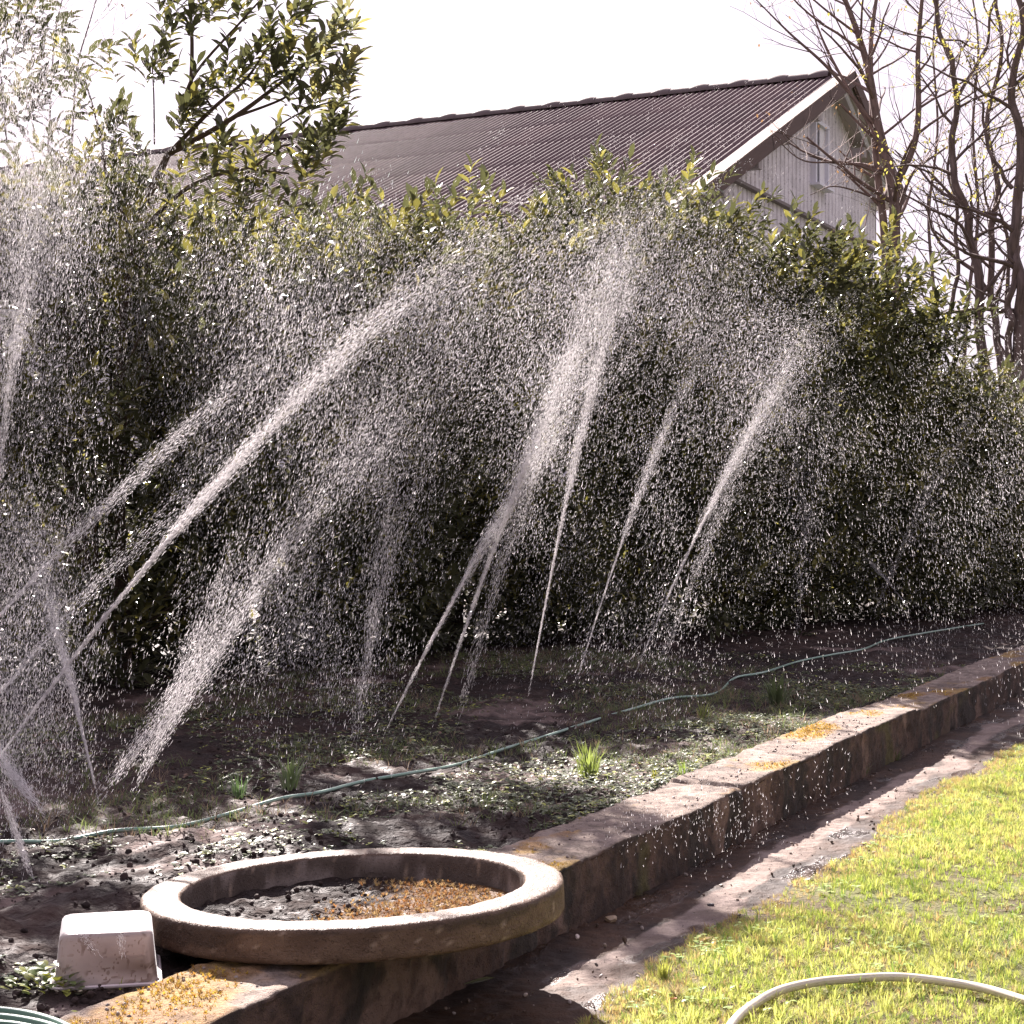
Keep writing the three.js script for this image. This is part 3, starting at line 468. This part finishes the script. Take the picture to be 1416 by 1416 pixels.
const hoseTex = (a, b, n) => tex(64, 4, (u) => { const k = ((u * n) % 1) < .28 ? 1 : 0; return mixc(a, b, k); }, true);
const greenHose = phys({ map: hoseTex([.12, .25, .17], [.42, .52, .46], 4), roughness: .38, clearcoat: .3 });
{
  const P = [[-60, 1172], [20, 1164], [80, 1156], [160, 1150], [240, 1143], [320, 1124], [390, 1108], [440, 1099], [500, 1082], [560, 1073], [630, 1050], [700, 1030], [760, 1012], [820, 993], [880, 977], [930, 965], [985, 957], [1020, 938], [1050, 934], [1110, 912], [1150, 908], [1190, 900], [1230, 883], [1290, 874], [1360, 862]].map(([u, v]) => { const p = onY(u, v, .22); p.y = bedY(p.x, p.z) + .012; return p; });
  tag(mesh('garden_hose', tube(curve(P, 400), .0085, 8), greenHose), 'long thin green hose snaking across the planting bed', 'hose');
  const coilMat = phys({ map: hoseTex([.035, .11, .06], [.34, .44, .38], 5), roughness: .4, clearcoat: .3 });
  const C = [[[-80, 1392], [-20, 1391], [30, 1396], [70, 1406], [110, 1424]], [[-80, 1404], [-10, 1401], [40, 1407], [80, 1418], [120, 1440]], [[-80, 1414], [0, 1411], [50, 1419], [80, 1432], [110, 1450]]].map((l) => curve(l.map(([u, v]) => onY(u, v + 7, .24)), 40));
  const hose = group('coiled_hose', 'thick green garden hose looped at the end of the mossy wall', 'hose'); C.forEach((c) => mesh('hose_loop', tube(c, .0125, 10), coilMat, hose));
  const L = [[985, 1470], [1015, 1416], [1040, 1394], [1080, 1373], [1130, 1364], [1180, 1360], [1240, 1357], [1300, 1361], [1360, 1371], [1416, 1386], [1500, 1412]].map(([u, v]) => { const p = onY(u, v, .055); p.y = lawnY(p.x, p.z) + .03; return p; });
  tag(mesh('garden_hose', tube(curve(L, 120), .0135, 12), phys({ color: lin(.66, .60, .48), map: grainTex, roughness: .45, clearcoat: .2 })), 'cream hose curving over the sunlit lawn', 'hose');
}

/* ------------------------------------------------------------ grass, weeds, moss, clods, litter */
function tuftGeo(n, hgt, lean, wid, seed) {
  const R = rng(seed), P = [];
  for (let k = 0; k < n; k++) { const a = R() * 6.28, r = R() * .3, bx = Math.cos(a) * r, bz = Math.sin(a) * r, h = hgt * (.5 + R() * .6), l = lean * (.3 + R()), a2 = a + (R() - .5) * 1.5, lx = Math.cos(a2) * l, lz = Math.sin(a2) * l, w = wid * (.7 + R() * .6), wx = -Math.sin(a2) * w, wz = Math.cos(a2) * w;
    const A = [bx - wx, 0, bz - wz], B = [bx + wx, 0, bz + wz], C = [bx + lx * .4 - wx * .8, h * .6, bz + lz * .4 - wz * .8], E = [bx + lx * .4 + wx * .8, h * .6, bz + lz * .4 + wz * .8], T = [bx + lx, h * .95, bz + lz]; P.push(...A, ...B, ...E, ...A, ...E, ...C, ...C, ...E, ...T); }
  return tris(P);
}
{
  const R = rng(9001), Bs = [new Batch(), new Batch(), new Batch()];
  for (let k = 0; k < 115000; k++) {
    const s = -2.6 + Math.pow(R(), 1.25) * 12, e = lawnEdge(s), q = e - .03 + Math.pow(R(), 1.2) * 4.2, [x, z] = W(s, q); if (x / -z > .36 || -z < 4.2) continue;
    const n = fbm(x * 2.2, z * 2.2, 5, 3), f = R(), edge = sm(.22, 0, q - e); let c = mixc([.29, .37, .055], [.53, .54, .15], sm(-.5, .5, n * .8 + (f - .5) * 1.3)); if (f < .10 + edge * .45) c = mixc([.58, .48, .2], [.38, .25, .1], R()); else if (f > .9) c = [.15, .23, .045];
    if (n < -.3 && R() < .6) continue;
    const sc = .029 * (.5 + R() * .7 + (R() < .1 ? .7 : 0)) * (1 - edge * .3) * (1 + .25 * n); Bs[k % 3].add(V(x, lawnY(x, z) - .002, z), new THREE.Quaternion().setFromAxisAngle(V(0, 1, 0), R() * 6.28), V(sc * 1.05, sc, sc * 1.05), c);
  }
  const LW = new Batch();
  for (let k = 0; k < 5200; k++) { const s = -2.6 + Math.pow(R(), 1.25) * 10, e = lawnEdge(s), q = e + .02 + Math.pow(R(), 1.2) * 3.5, [x, z] = W(s, q); if (x / -z > .34 || -z < 4.3 || fbm(x * 3.3, z * 3.3, 71, 3) < .05 + R() * .2) continue; const n = 3 + Math.floor(R() * 3), c = mixc([.16, .27, .04], [.34, .42, .08], R()); for (let i = 0; i < n; i++) { const a = R() * 6.28; LW.add(V(x, lawnY(x, z) + .012 + R() * .012, z), Q(V(Math.cos(a), .1 + R() * .5, Math.sin(a))), .012 + R() * .014, c); } }
  tag(LW.build('clover', weedLeaf, weedMat), 'low clover and broad leaved weeds in the lawn', 'weeds');
  const T = [tuftGeo(9, 1.0, .75, .035, 1), tuftGeo(8, .85, 1.0, .042, 2), tuftGeo(9, 1.15, .6, .032, 3)];
  const words = ['short sunlit lawn grass, yellow green', 'fine lawn grass mixed through the sward', 'longer lawn grass blades in the sward'];
  Bs.forEach((b, i) => tag(b.build('lawn_grass', T[i], grassMat), words[i], 'grass'));
}
{ // countable grass tufts
  const G = [[815, 1076, .19, 64, [.24, .30, .07], 'bright yellow green grass tuft beside the wall, sunlit'], [1075, 972, .22, 90, [.11, .15, .05], 'broad green grass tuft beside the hose bend'], [400, 1096, .16, 50, [.16, .22, .08], 'pale grass tuft touching the green hose'], [972, 992, .13, 36, [.2, .24, .06], 'small pale grass tuft below the broad one'], [330, 1102, .12, 36, [.09, .15, .05], 'dim grass tuft under the mist by the hose'], [948, 1078, .10, 8, [.24, .34, .06], 'few upright grass blades at the wall edge'], [905, 1082, .05, 30, [.3, .3, .05], 'low yellow grass clump on the wall edge'],
    [1195, 1070, .09, 40, [.12, .15, .04], 'grass clump growing at the wall foot'], [165, 1362, .05, 5, [.3, .36, .06], 'single sunlit blades before the plastic tub'], [920, 1352, .07, 60, [.34, .36, .07], 'ragged grass clump at the lawn corner by the path'], [935, 1392, .06, 60, [.34, .27, .14], 'dry straw coloured grass clump on the lawn corner'], [1240, 1048, .08, 36, [.11, .14, .04], 'second grass clump at the wall foot']];
  G.forEach(([u, v, h, n, c, label], i) => { const low = [7, 9, 10, 11].includes(i), y = low ? .01 : .21, p = onY(u, v, y); const m = mesh('grass_tuft', tuftGeo(n, 1, .55, .028, 50 + i).scale(h * .9, h, h * .9), phys({ color: lin(...c), roughness: 1, transmission: .5, thickness: 0 })); m.position.set(p.x, low ? (i === 9 || i === 10 ? lawnY(p.x, p.z) : -.004) : i === 6 || i === 5 ? .225 : bedY(p.x, p.z) - .008, p.z); tag(m, label, 'grass tuft', 'grass tufts'); });
}
{ // ground cover of the bed, soil crumbs, moss, drops of straw in the ring
  const R = rng(515), B = new Batch(), up = V(0, 1, 0);
  for (let k = 0; k < 46000; k++) {
    const s = -2.8 + R() * 11.5, q = -.36 - Math.pow(R(), 1.5) * 5.2, [x, z] = W(s, q); if (Math.abs(x / z) > .34) continue; const dr = Math.hypot(x - ringC.x, z - ringC.z); if (dr < .68) continue;
    const dn = fbm(x * 1.5, z * 1.5, 21, 3) + .22 * sm(.9, .2, Math.abs(q + .75)) * sm(-.6, .4, s) - .28 * sm(.2, -.9, s) - .1 * sm(3, 6, s); if (dn < -.08 + R() * .3) continue;
    const y = bedY(x, z), h = R() * .045 * sm(.02, .4, dn), n = 3 + Math.floor(R() * 3), tone = R(); const c = tone < .12 ? [.30, .33, .05] : tone < .2 ? [.16, .09, .05] : mixc([.06, .085, .03], [.17, .19, .055], R() * R());
    for (let i = 0; i < n; i++) { const a = R() * 6.28; B.add(V(x, y + h, z), Q(V(Math.cos(a), .1 + R() * .7, Math.sin(a)), up), .010 + R() * R() * .026, c); }
  }
  { const bg = new Batch(); for (let k = 0; k < 14000; k++) { const s = -1.6 + R() * 10, q = -.4 - Math.pow(R(), 1.3) * 4.6, [x, z] = W(s, q); if (Math.abs(x / z) > .34 || Math.hypot(x - ringC.x, z - ringC.z) < .7) continue; if (fbm(x * 1.1, z * 1.1, 61, 3) < R() * .5 - .12) continue; const sc = .035 + R() * .05, t = R(); bg.add(V(x, bedY(x, z) - .004, z), new THREE.Quaternion().setFromAxisAngle(up, R() * 6.28), V(sc, sc * (.6 + R() * .6), sc), t < .3 ? [.24, .18, .12] : mixc([.09, .13, .05], [.18, .22, .07], R())); } tag(bg.build('bed_grass', tuftGeo(6, 1, .9, .022, 99), grassMat), 'thin grass and dry stalks growing in the planting bed', 'grass'); }
  tag(B.build('ground_weeds', weedLeaf, weedMat), 'small leafy weeds covering the planting bed', 'weeds');
  { const p = onY(62, 1362, .22), wb = new Batch(); for (let k = 0; k < 130; k++) { const a = R() * 6.28, r = .09 * Math.sqrt(R()), y = .015 + R() * .085 * (1 - r * 7), l = .02 + R() * .022, t = R(); const g = V(Math.cos(a + R()), .2 + R() * .9, Math.sin(a + R())); wb.add(V(Math.cos(a) * r, y, Math.sin(a) * r), Q(g), l, t < .25 ? [.32, .34, .06] : [.10 + t * .06, .15 + t * .06, .04]); }
    const lg = weedLeaf.clone(), n = lg.attributes.position.count; lg.setAttribute('color', new THREE.Float32BufferAttribute(new Float32Array(n * 3).fill(1), 3)); const vm = weedMat.clone(); vm.vertexColors = true;
    const w = mesh('weed_plant', bake([[lg, wb]]), vm); w.position.set(p.x, bedY(p.x, p.z) - .01, p.z); tag(w, 'bushy green weed growing against the plastic tub', 'weed'); }
  const cl = new Batch(), cg = new THREE.IcosahedronGeometry(1, 1); { const p = cg.attributes.position; for (let i = 0; i < p.count; i++) { const v = V(p.getX(i), p.getY(i), p.getZ(i)); v.multiplyScalar(1 + .35 * noise(v.x * 1.7 + 5, v.y * 1.7, v.z * 1.7)); p.setXYZ(i, v.x, v.y, v.z); } cg.computeVertexNormals(); }
  for (let k = 0; k < 15000; k++) { const s = -2.8 + R() * 9, q = -.36 - Math.pow(R(), 1.4) * 4.5, [x, z] = W(s, q); if (Math.hypot(x - ringC.x, z - ringC.z) < .66) continue; if (fbm(x * 2, z * 2, 3, 2) + .3 * sm(.8, -.8, s) < R() * .5 - .1) continue; const r = .003 + Math.pow(R(), 4) * .011, k2 = .6 + R() * .9; cl.add(V(x, bedY(x, z) + r * .3, z), new THREE.Quaternion().setFromEuler(new THREE.Euler(R() * 6, R() * 6, R() * 6)), V(r, r * .7, r), [.04 * k2, .028 * k2, .025 * k2]); }
  for (let k = 0; k < 320; k++) { const a = R() * 6.28, r0 = .48 * Math.sqrt(R()), x = Math.cos(a) * r0, z = Math.sin(a) * r0; if (x * 1.1 + z * .25 > .02) continue; const r = .002 + Math.pow(R(), 3) * .009; cl.add(V(ringC.x + x, ringC.y + .012 + x * .036, ringC.z + z), new THREE.Quaternion().setFromEuler(new THREE.Euler(R() * 6, R() * 6, R() * 6)), V(r, r * .7, r), [.045, .032, .028]); }
  tag(cl.build('soil_crumbs', cg, phys({ color: 0xffffff, roughness: .85, specularIntensity: .4 })), 'wet crumbs and clods of dark soil on the bed', 'soil');
  const ms = new Batch(), mg = tuftGeo(7, 1, .9, .10, 71);
  for (let k = 0; k < 16000; k++) { const s = -2.6 + R() * 9, q = -.02 - R() * .32; const n = fbm(s * 2.3, q * 4, 54, 5) + .35 * Math.exp(-Math.pow((s - 4.1) / .55, 2)) * sm(-.05, -.2, q) + .12 * Math.exp(-Math.pow((s + 1.9) / .9, 2)); if (n < .2 + R() * .35) continue; const [x, z] = W(s, q), d = Math.hypot(x - ringC.x, z - ringC.z); if (d < .66) continue; const k2 = .7 + R() * .6; ms.add(V(x, wallTop(s) - .002 + .004 * R(), z), new THREE.Quaternion().setFromAxisAngle(up, R() * 6), .005 + R() * .008, R() < .6 ? [.42 * k2, .29 * k2, .05 * k2] : [.32 * k2, .18 * k2, .04 * k2]); }
  for (let k = 0; k < 3000; k++) { const a = R() * 6.28, r0 = .47 * Math.sqrt(R()), x = Math.cos(a) * r0, z = Math.sin(a) * r0; if (x * 1.1 + z * .25 + .08 + .25 * fbm(x * 5, z * 5, 4, 3) < R() * .5 - .14) continue; const k2 = .7 + R() * .6; ms.add(V(ringC.x + x, ringC.y + .006 + x * .036, ringC.z + z), new THREE.Quaternion().setFromAxisAngle(up, R() * 6), .008 + R() * .010, R() < .5 ? [.34 * k2, .23 * k2, .10 * k2] : [.26 * k2, .13 * k2, .045 * k2]); }
  tag(ms.build('moss', mg, grassMat), 'yellow and orange moss on the wall top and in the ring', 'moss');
  const st = new Batch();
  for (let k = 0; k < 1100; k++) { const s = -2.4 + R() * 8, q = .02 + R() * .6, [x, z] = W(s, q); const r = .0012 + Math.pow(R(), 5) * .007, k2 = .5 + R(); st.add(V(x, .004 + r * .4, z), new THREE.Quaternion().setFromEuler(new THREE.Euler(R() * 6, R() * 6, R() * 6)), V(r * (1 + R()), r * .7, r), R() < .3 ? [.4 * k2, .34 * k2, .3 * k2] : [.10 * k2, .07 * k2, .05 * k2]); }
  for (let k = 0; k < 1400; k++) { const s = -2.4 + R() * 7, q = -.02 - R() * .3, [x, z] = W(s, q); if (Math.hypot(x - ringC.x, z - ringC.z) < .66) continue; const r = .0012 + Math.pow(R(), 5) * .006, k2 = .5 + R(); st.add(V(x, wallTop(s) + r * .3, z), new THREE.Quaternion().setFromEuler(new THREE.Euler(R() * 6, R() * 6, R() * 6)), V(r, r * .7, r), [.2 * k2, .16 * k2, .14 * k2]); }
  tag(st.build('grit', cg, rough({ color: 0xffffff, roughness: .6 })), 'loose grit and crumbs scattered on the path and wall', 'grit');
  // small single things on the path
  const things = [[570, 1366, 'pebble', 'pale pebble at the wall foot beside the fallen leaf', .022, [.36, .31, .27]], [845, 1270, 'pebble', 'smooth tan pebble on the wet path below the wall', .018, [.40, .30, .2]], [1120, 1217, 'pebble', 'dark stone at the lawn edge of the path', .018, [.07, .055, .05]], [983, 1250, 'pebble', 'small black stone on the dry part of the path', .011, [.04, .03, .03]]];
  for (const [u, v, nm, label, r, c] of things) { const p = onY(u, v, .01), m = mesh(nm, cg, rough({ color: lin(...c), roughness: .55, map: grainTex })); m.position.set(p.x, r * .4, p.z); m.scale.set(r * 1.3, r * .75, r); m.rotation.y = u; tag(m, label, 'stone', 'stones on the path'); }
  const lf = [[640, 1362, .10, [.22, .24, .10], 1.6, 'long pale leaf lying at the wall foot', 0], [925, 1382, .05, [.34, .12, .05], .4, 'red brown dead leaf in the lawn corner', .04], [968, 1303, .06, [.44, .30, .14], 2.2, 'tan dead leaf where lawn meets wet path', .012], [1198, 1180, .05, [.6, .5, .38], .9, 'curled pale dead leaf on the wet path edge', 0], [800, 1133, .05, [.4, .3, .04], .2, 'yellow leaf lying among weeds behind the wall', .235], [1135, 1128, .07, [.34, .28, .22], 1.2, 'grey dead leaf on the shaded path', 0]];
  for (const [u, v, L, c, rot, label, y] of lf) { const p = onY(u, v, y + .005), m = mesh('fallen_leaf', leafGeo(.34, .2, -.2), phys({ color: lin(...c), roughness: 1, transmission: .3, thickness: 0 })); m.position.set(p.x, y + .006, p.z); m.scale.setScalar(L); m.rotation.set(-.08, rot, 0); tag(m, label, 'leaf', 'fallen leaves'); }
}

/* ------------------------------------------------------------ water: jets from the hose and the drops they break into */
function dropCluster(n, wide, long, thick, seed) {                                    // a handful of stretched drops flying the same way, along z
  const R = rng(seed), P = [], I = [], g3 = () => R() + R() + R() - 1.5;
  for (let k = 0; k < n; k++) { const ox = g3() * wide, oy = g3() * wide, oz = g3() * long, r = thick * (.6 + R() * R() * 1.3) / 2, L = .006 + R() * R() * .013, b = P.length / 3, tx = (R() - .5) * .35 * L, ty = (R() - .5) * .35 * L;
    P.push(ox - tx, oy - ty, oz - L); for (let i = 0; i < 3; i++) { const a = i * 2.094 + R(); P.push(ox + tx * .5 + Math.cos(a) * r, oy + ty * .5 + Math.sin(a) * r, oz + L * (.55 + .2 * i)); }
    I.push(b, b + 2, b + 1, b, b + 3, b + 2, b, b + 1, b + 3, b + 1, b + 2, b + 3); }
  const g = new THREE.BufferGeometry(); g.setAttribute('position', new THREE.Float32BufferAttribute(P, 3)); g.setIndex(I); g.computeVertexNormals(); return g;
}
const threadGeo = dropCluster(12, .005, .10, .0012, 4), streamGeo = dropCluster(12, .03, .09, .0015, 5), rainGeo = [6, 7, 8, 9].map((k) => dropCluster(38, .15, .22, .0017, k));
const waterMat = phys({ color: lin(.96, .94, .945), roughness: 1, transmission: .7, thickness: 0, ior: 1.33 });
const G0 = -9.81;
const HOSE = [[-60, 1172], [80, 1156], [240, 1143], [440, 1099], [560, 1073], [700, 1030], [820, 993], [930, 965], [1020, 938], [1110, 912], [1190, 900], [1290, 874]];
function hoseDist(u) { let i = 0; while (i < HOSE.length - 2 && HOSE[i + 1][0] < u) i++; const [a, va] = HOSE[i], [b, vb] = HOSE[i + 1], v = lerp(va, vb, Math.min(1, Math.max(0, (u - a) / (b - a)))); return 1.27 * F / (v - HV); }
const sprayTop = (u) => u < 230 ? -200 : lerp(300, 315, sm(230, 900, u)) + 190 * sm(930, 1250, u);                  // how high the falling drops reach, as sighted
const veil = (p) => noise((p.x - .33 * p.y) * 1.5, p.z * .3, 9.5);                        // the falling water hangs in slanted curtains
function jet(label, D0, D1, p0, p1, apex, nCore, nRain, spreadK, seed, size = 1) {      // a thrown stream through two sighted points, rising `apex` metres past the upper one, from its place on the hose
  const R = rng(seed), B = new Batch(), C = new Batch(), N = new Batch(), gs = () => (R() + R() + R() - 1.5) * .82; let E, vx, vy, vz, t0, t1; const ratio = D1 / D0;
  for (let it = 0; it < 6; it++) {
    const a = at(p0[0], p0[1], D0), b = at(p1[0], p1[1], D1), y0 = .23, ya = b.y + apex, tt = (y) => (vy - Math.sqrt(Math.max(0, vy * vy - 2 * 9.81 * (y - y0)))) / 9.81;
    vy = Math.sqrt(2 * 9.81 * (ya - y0)); t0 = tt(Math.max(a.y, y0)); t1 = tt(b.y); vx = (b.x - a.x) / (t1 - t0); vz = (b.z - a.z) / (t1 - t0); E = V(a.x - vx * t0, y0, a.z - vz * t0);
    if (size === 1) { const want = hoseDist(CX + E.x / -E.z * F); D0 *= Math.pow(want / -E.z, .7); D1 = D0 * ratio; }
  }
  const T = vy / 9.81;
  const put = (S, t, k, rain) => {
    const f = 1 + gs() * k * .6, v = V(vx * f + gs() * k * vy * .55, vy * (1 + gs() * k * .45), vz * f + gs() * k * vy * .5), p = V(E.x + v.x * t, E.y + v.y * t + .5 * G0 * t * t, E.z + v.z * t); if (p.y < (rain ? .34 : .24)) return;
    if (rain) { const u = CX + p.x / -p.z * F, vv = HV - (p.y - CH) / -p.z * F; if (vv < sprayTop(u) - 30 + 60 * noise(p.x * 1.1, p.z * .7, seed) + 300 * R() * R()) return; if (veil(p) < R() * .9 - .5) return; }
    const vel = V(v.x * (rain ? .5 : 1) - (rain ? .3 : 0), v.y + G0 * t, v.z * (rain ? .5 : 1)), roll = new THREE.Quaternion().setFromAxisAngle(V(0, 0, 1), R() * 6.28); const sc = (.75 + R() * .5) * size;
    S.add(p, Q(vel).multiply(roll), V(sc, sc, sc * (.6 + .06 * vel.length())), null);
  };
  for (let k = 0; k < nCore * .21; k++) { const t = .03 + (t1 * 1.35 - .03) * Math.pow(R(), .75), x = t / t1; if ((x > .75 && R() < (x - .75) * 1.5) || R() > .25 + x * 2.4) continue; put(x < .5 && spreadK < .08 ? N : C, t, spreadK * ((spreadK > .08 ? 1 : .3) + 2.6 * x * x * x) * (.4 + Math.abs(gs()) * 1.3), false); }
  for (let k = 0; k < nRain * .1; k++) { const t = T * (.45 + 1.5 * R()); put(B, t, .2 + R() * .16, true); }
  const g = group('water_jet', label, 'water jet', [0, 0, 0], 'jets of water from the hose'); g.userData.kind = 'stuff'; C.build('spray', streamGeo, waterMat, g); if (N.m.length) N.build('thread', threadGeo, waterMat, g); return B;
}
const fallen = new Batch();
const JL = 'jet of white water drops thrown up from the hose in the bed';
const JETS = [   // distance low, distance high, low point, high point, rise left, drops in the stream, drops falling from it, spread, size
  [8.2, 8.8, [105, 905], [545, 425], 1.2, 7000, 6000, .034], [9.0, 9.6, [90, 755], [330, 535], 1.2, 2800, 4200, .04], [8.8, 9.4, [95, 850], [250, 690], 1.4, 1300, 3000, .07],
  [9.6, 10.6, [600, 880], [790, 560], 1.6, 5200, 6600, .06], [10.0, 10.8, [650, 850], [860, 360], 1.2, 8500, 8000, .07], [10.4, 11.0, [765, 780], [850, 420], 1.3, 5600, 6400, .032], [10.2, 11.0, [690, 800], [890, 300], .9, 6000, 5000, .13],
  [10.6, 11.2, [860, 750], [940, 545], 1.6, 2400, 5600, .026], [11.6, 12.4, [935, 800], [1085, 520], 1.3, 5600, 6000, .036], [12.0, 12.6, [940, 850], [1085, 520], 1.4, 2400, 4200, .09],
  [8.4, 8.6, [170, 1060], [295, 905], 1.6, 1400, 3600, .15], [8.4, 8.6, [210, 1040], [330, 800], 1.6, 2600, 3000, .14], [8.6, 9.4, [300, 900], [560, 540], 1.4, 3600, 5200, .11], [9.6, 10, [510, 900], [560, 640], 1.6, 2600, 4200, .12],
  [6.2, 7.2, [155, 1265], [60, 800], 1.8, 4200, 4600, .045, .8], [6.0, 6.6, [125, 1235], [0, 1050], 2, 2600, 2600, .075, .8], [5.1, 5.3, [70, 1360], [18, 1140], 1.8, 1500, 500, .007, .5], [8.2, 8.6, [10, 560], [80, 120], 1.2, 4200, 3000, .05],
  [13.5, 14.5, [1285, 680], [1345, 575], 1.2, 1600, 3000, .09], [12.5, 13.6, [1272, 860], [1165, 735], 1.3, 1100, 3000, .05], [12.5, 13.4, [1110, 760], [1125, 560], 1.3, 2400, 3400, .22], [4.55, 4.6, [152, 1345], [122, 1305], .5, 220, 0, .012, .45], [4.55, 4.6, [172, 1345], [166, 1298], .5, 200, 0, .010, .45],
];
JETS.forEach((j, i) => { const B = jet(JL, ...j.slice(0, 8), i + 1, j[8] ?? 1); B.m.forEach((m) => { fallen.m.push(m); fallen.c.push(null); }); });
{
  const R = rng(4711), B = fallen, gs = () => R() + R() + R() - 1.5;
  const drop = (u, v, D, tilt, k = 1) => { const p = at(u, v, D); if (p.y < .34) return; const sc = (.75 + R() * .5) * k; B.add(p, Q(V(tilt + (R() - .5) * .5, -1, (R() - .5) * .5)).multiply(new THREE.Quaternion().setFromAxisAngle(V(0, 0, 1), R() * 6.28)), V(sc, sc, sc * (.7 + R() * .5)), null); };
  for (let n = 0; n < 21000; n++) { const D = 6.8 + R() * 6.5, u = -60 + R() * 1400, v = 180 + R() * 900; const p = at(u, v, D); const [, q] = SQ(p.x, p.z);
    const dens = .42 + 1.9 * fbm(u * .005, v * .0032, D * .25, 3); if (q > -.5 || v < sprayTop(u) - 20 + 60 * noise(u * .008, 3, D) + 260 * R() * R() || R() > dens || veil(p) < R() * .8 - .5) continue; if (u > 1080 && R() < (u - 1080) / 300) continue; if (v > 720 && R() < (v - 720) / 380) continue; if (v > 600 && u > 930 && R() < .8) continue; drop(u, v, D, -.28); }
  for (let n = 0; n < 900; n++) drop(20 + gs() * 110, 260 + gs() * 300, 7.5 + R() * 2.5, -.15, 1);
  for (let n = 0; n < 700; n++) drop(15 + gs() * 120, 900 + gs() * 290, 5.8 + R() * 2.2, -.2, .8);
  for (let n = 0; n < 60; n++) drop(940 + gs() * 190, 1150 + gs() * 110, 5.9 + R() * 1.2, -.4 + R() * .8, .7);
  const parts = rainGeo.map(() => new Batch()); B.m.forEach((m, i) => { parts[i % 4].m.push(m); parts[i % 4].c.push(null); });
  tag(mesh('water_drops', bake(parts.map((p, i) => [rainGeo[i], p])), waterMat), 'falling water drops filling the air before the hedge', 'water drops', null, 'stuff');
}
renderer.render(scene, camera);
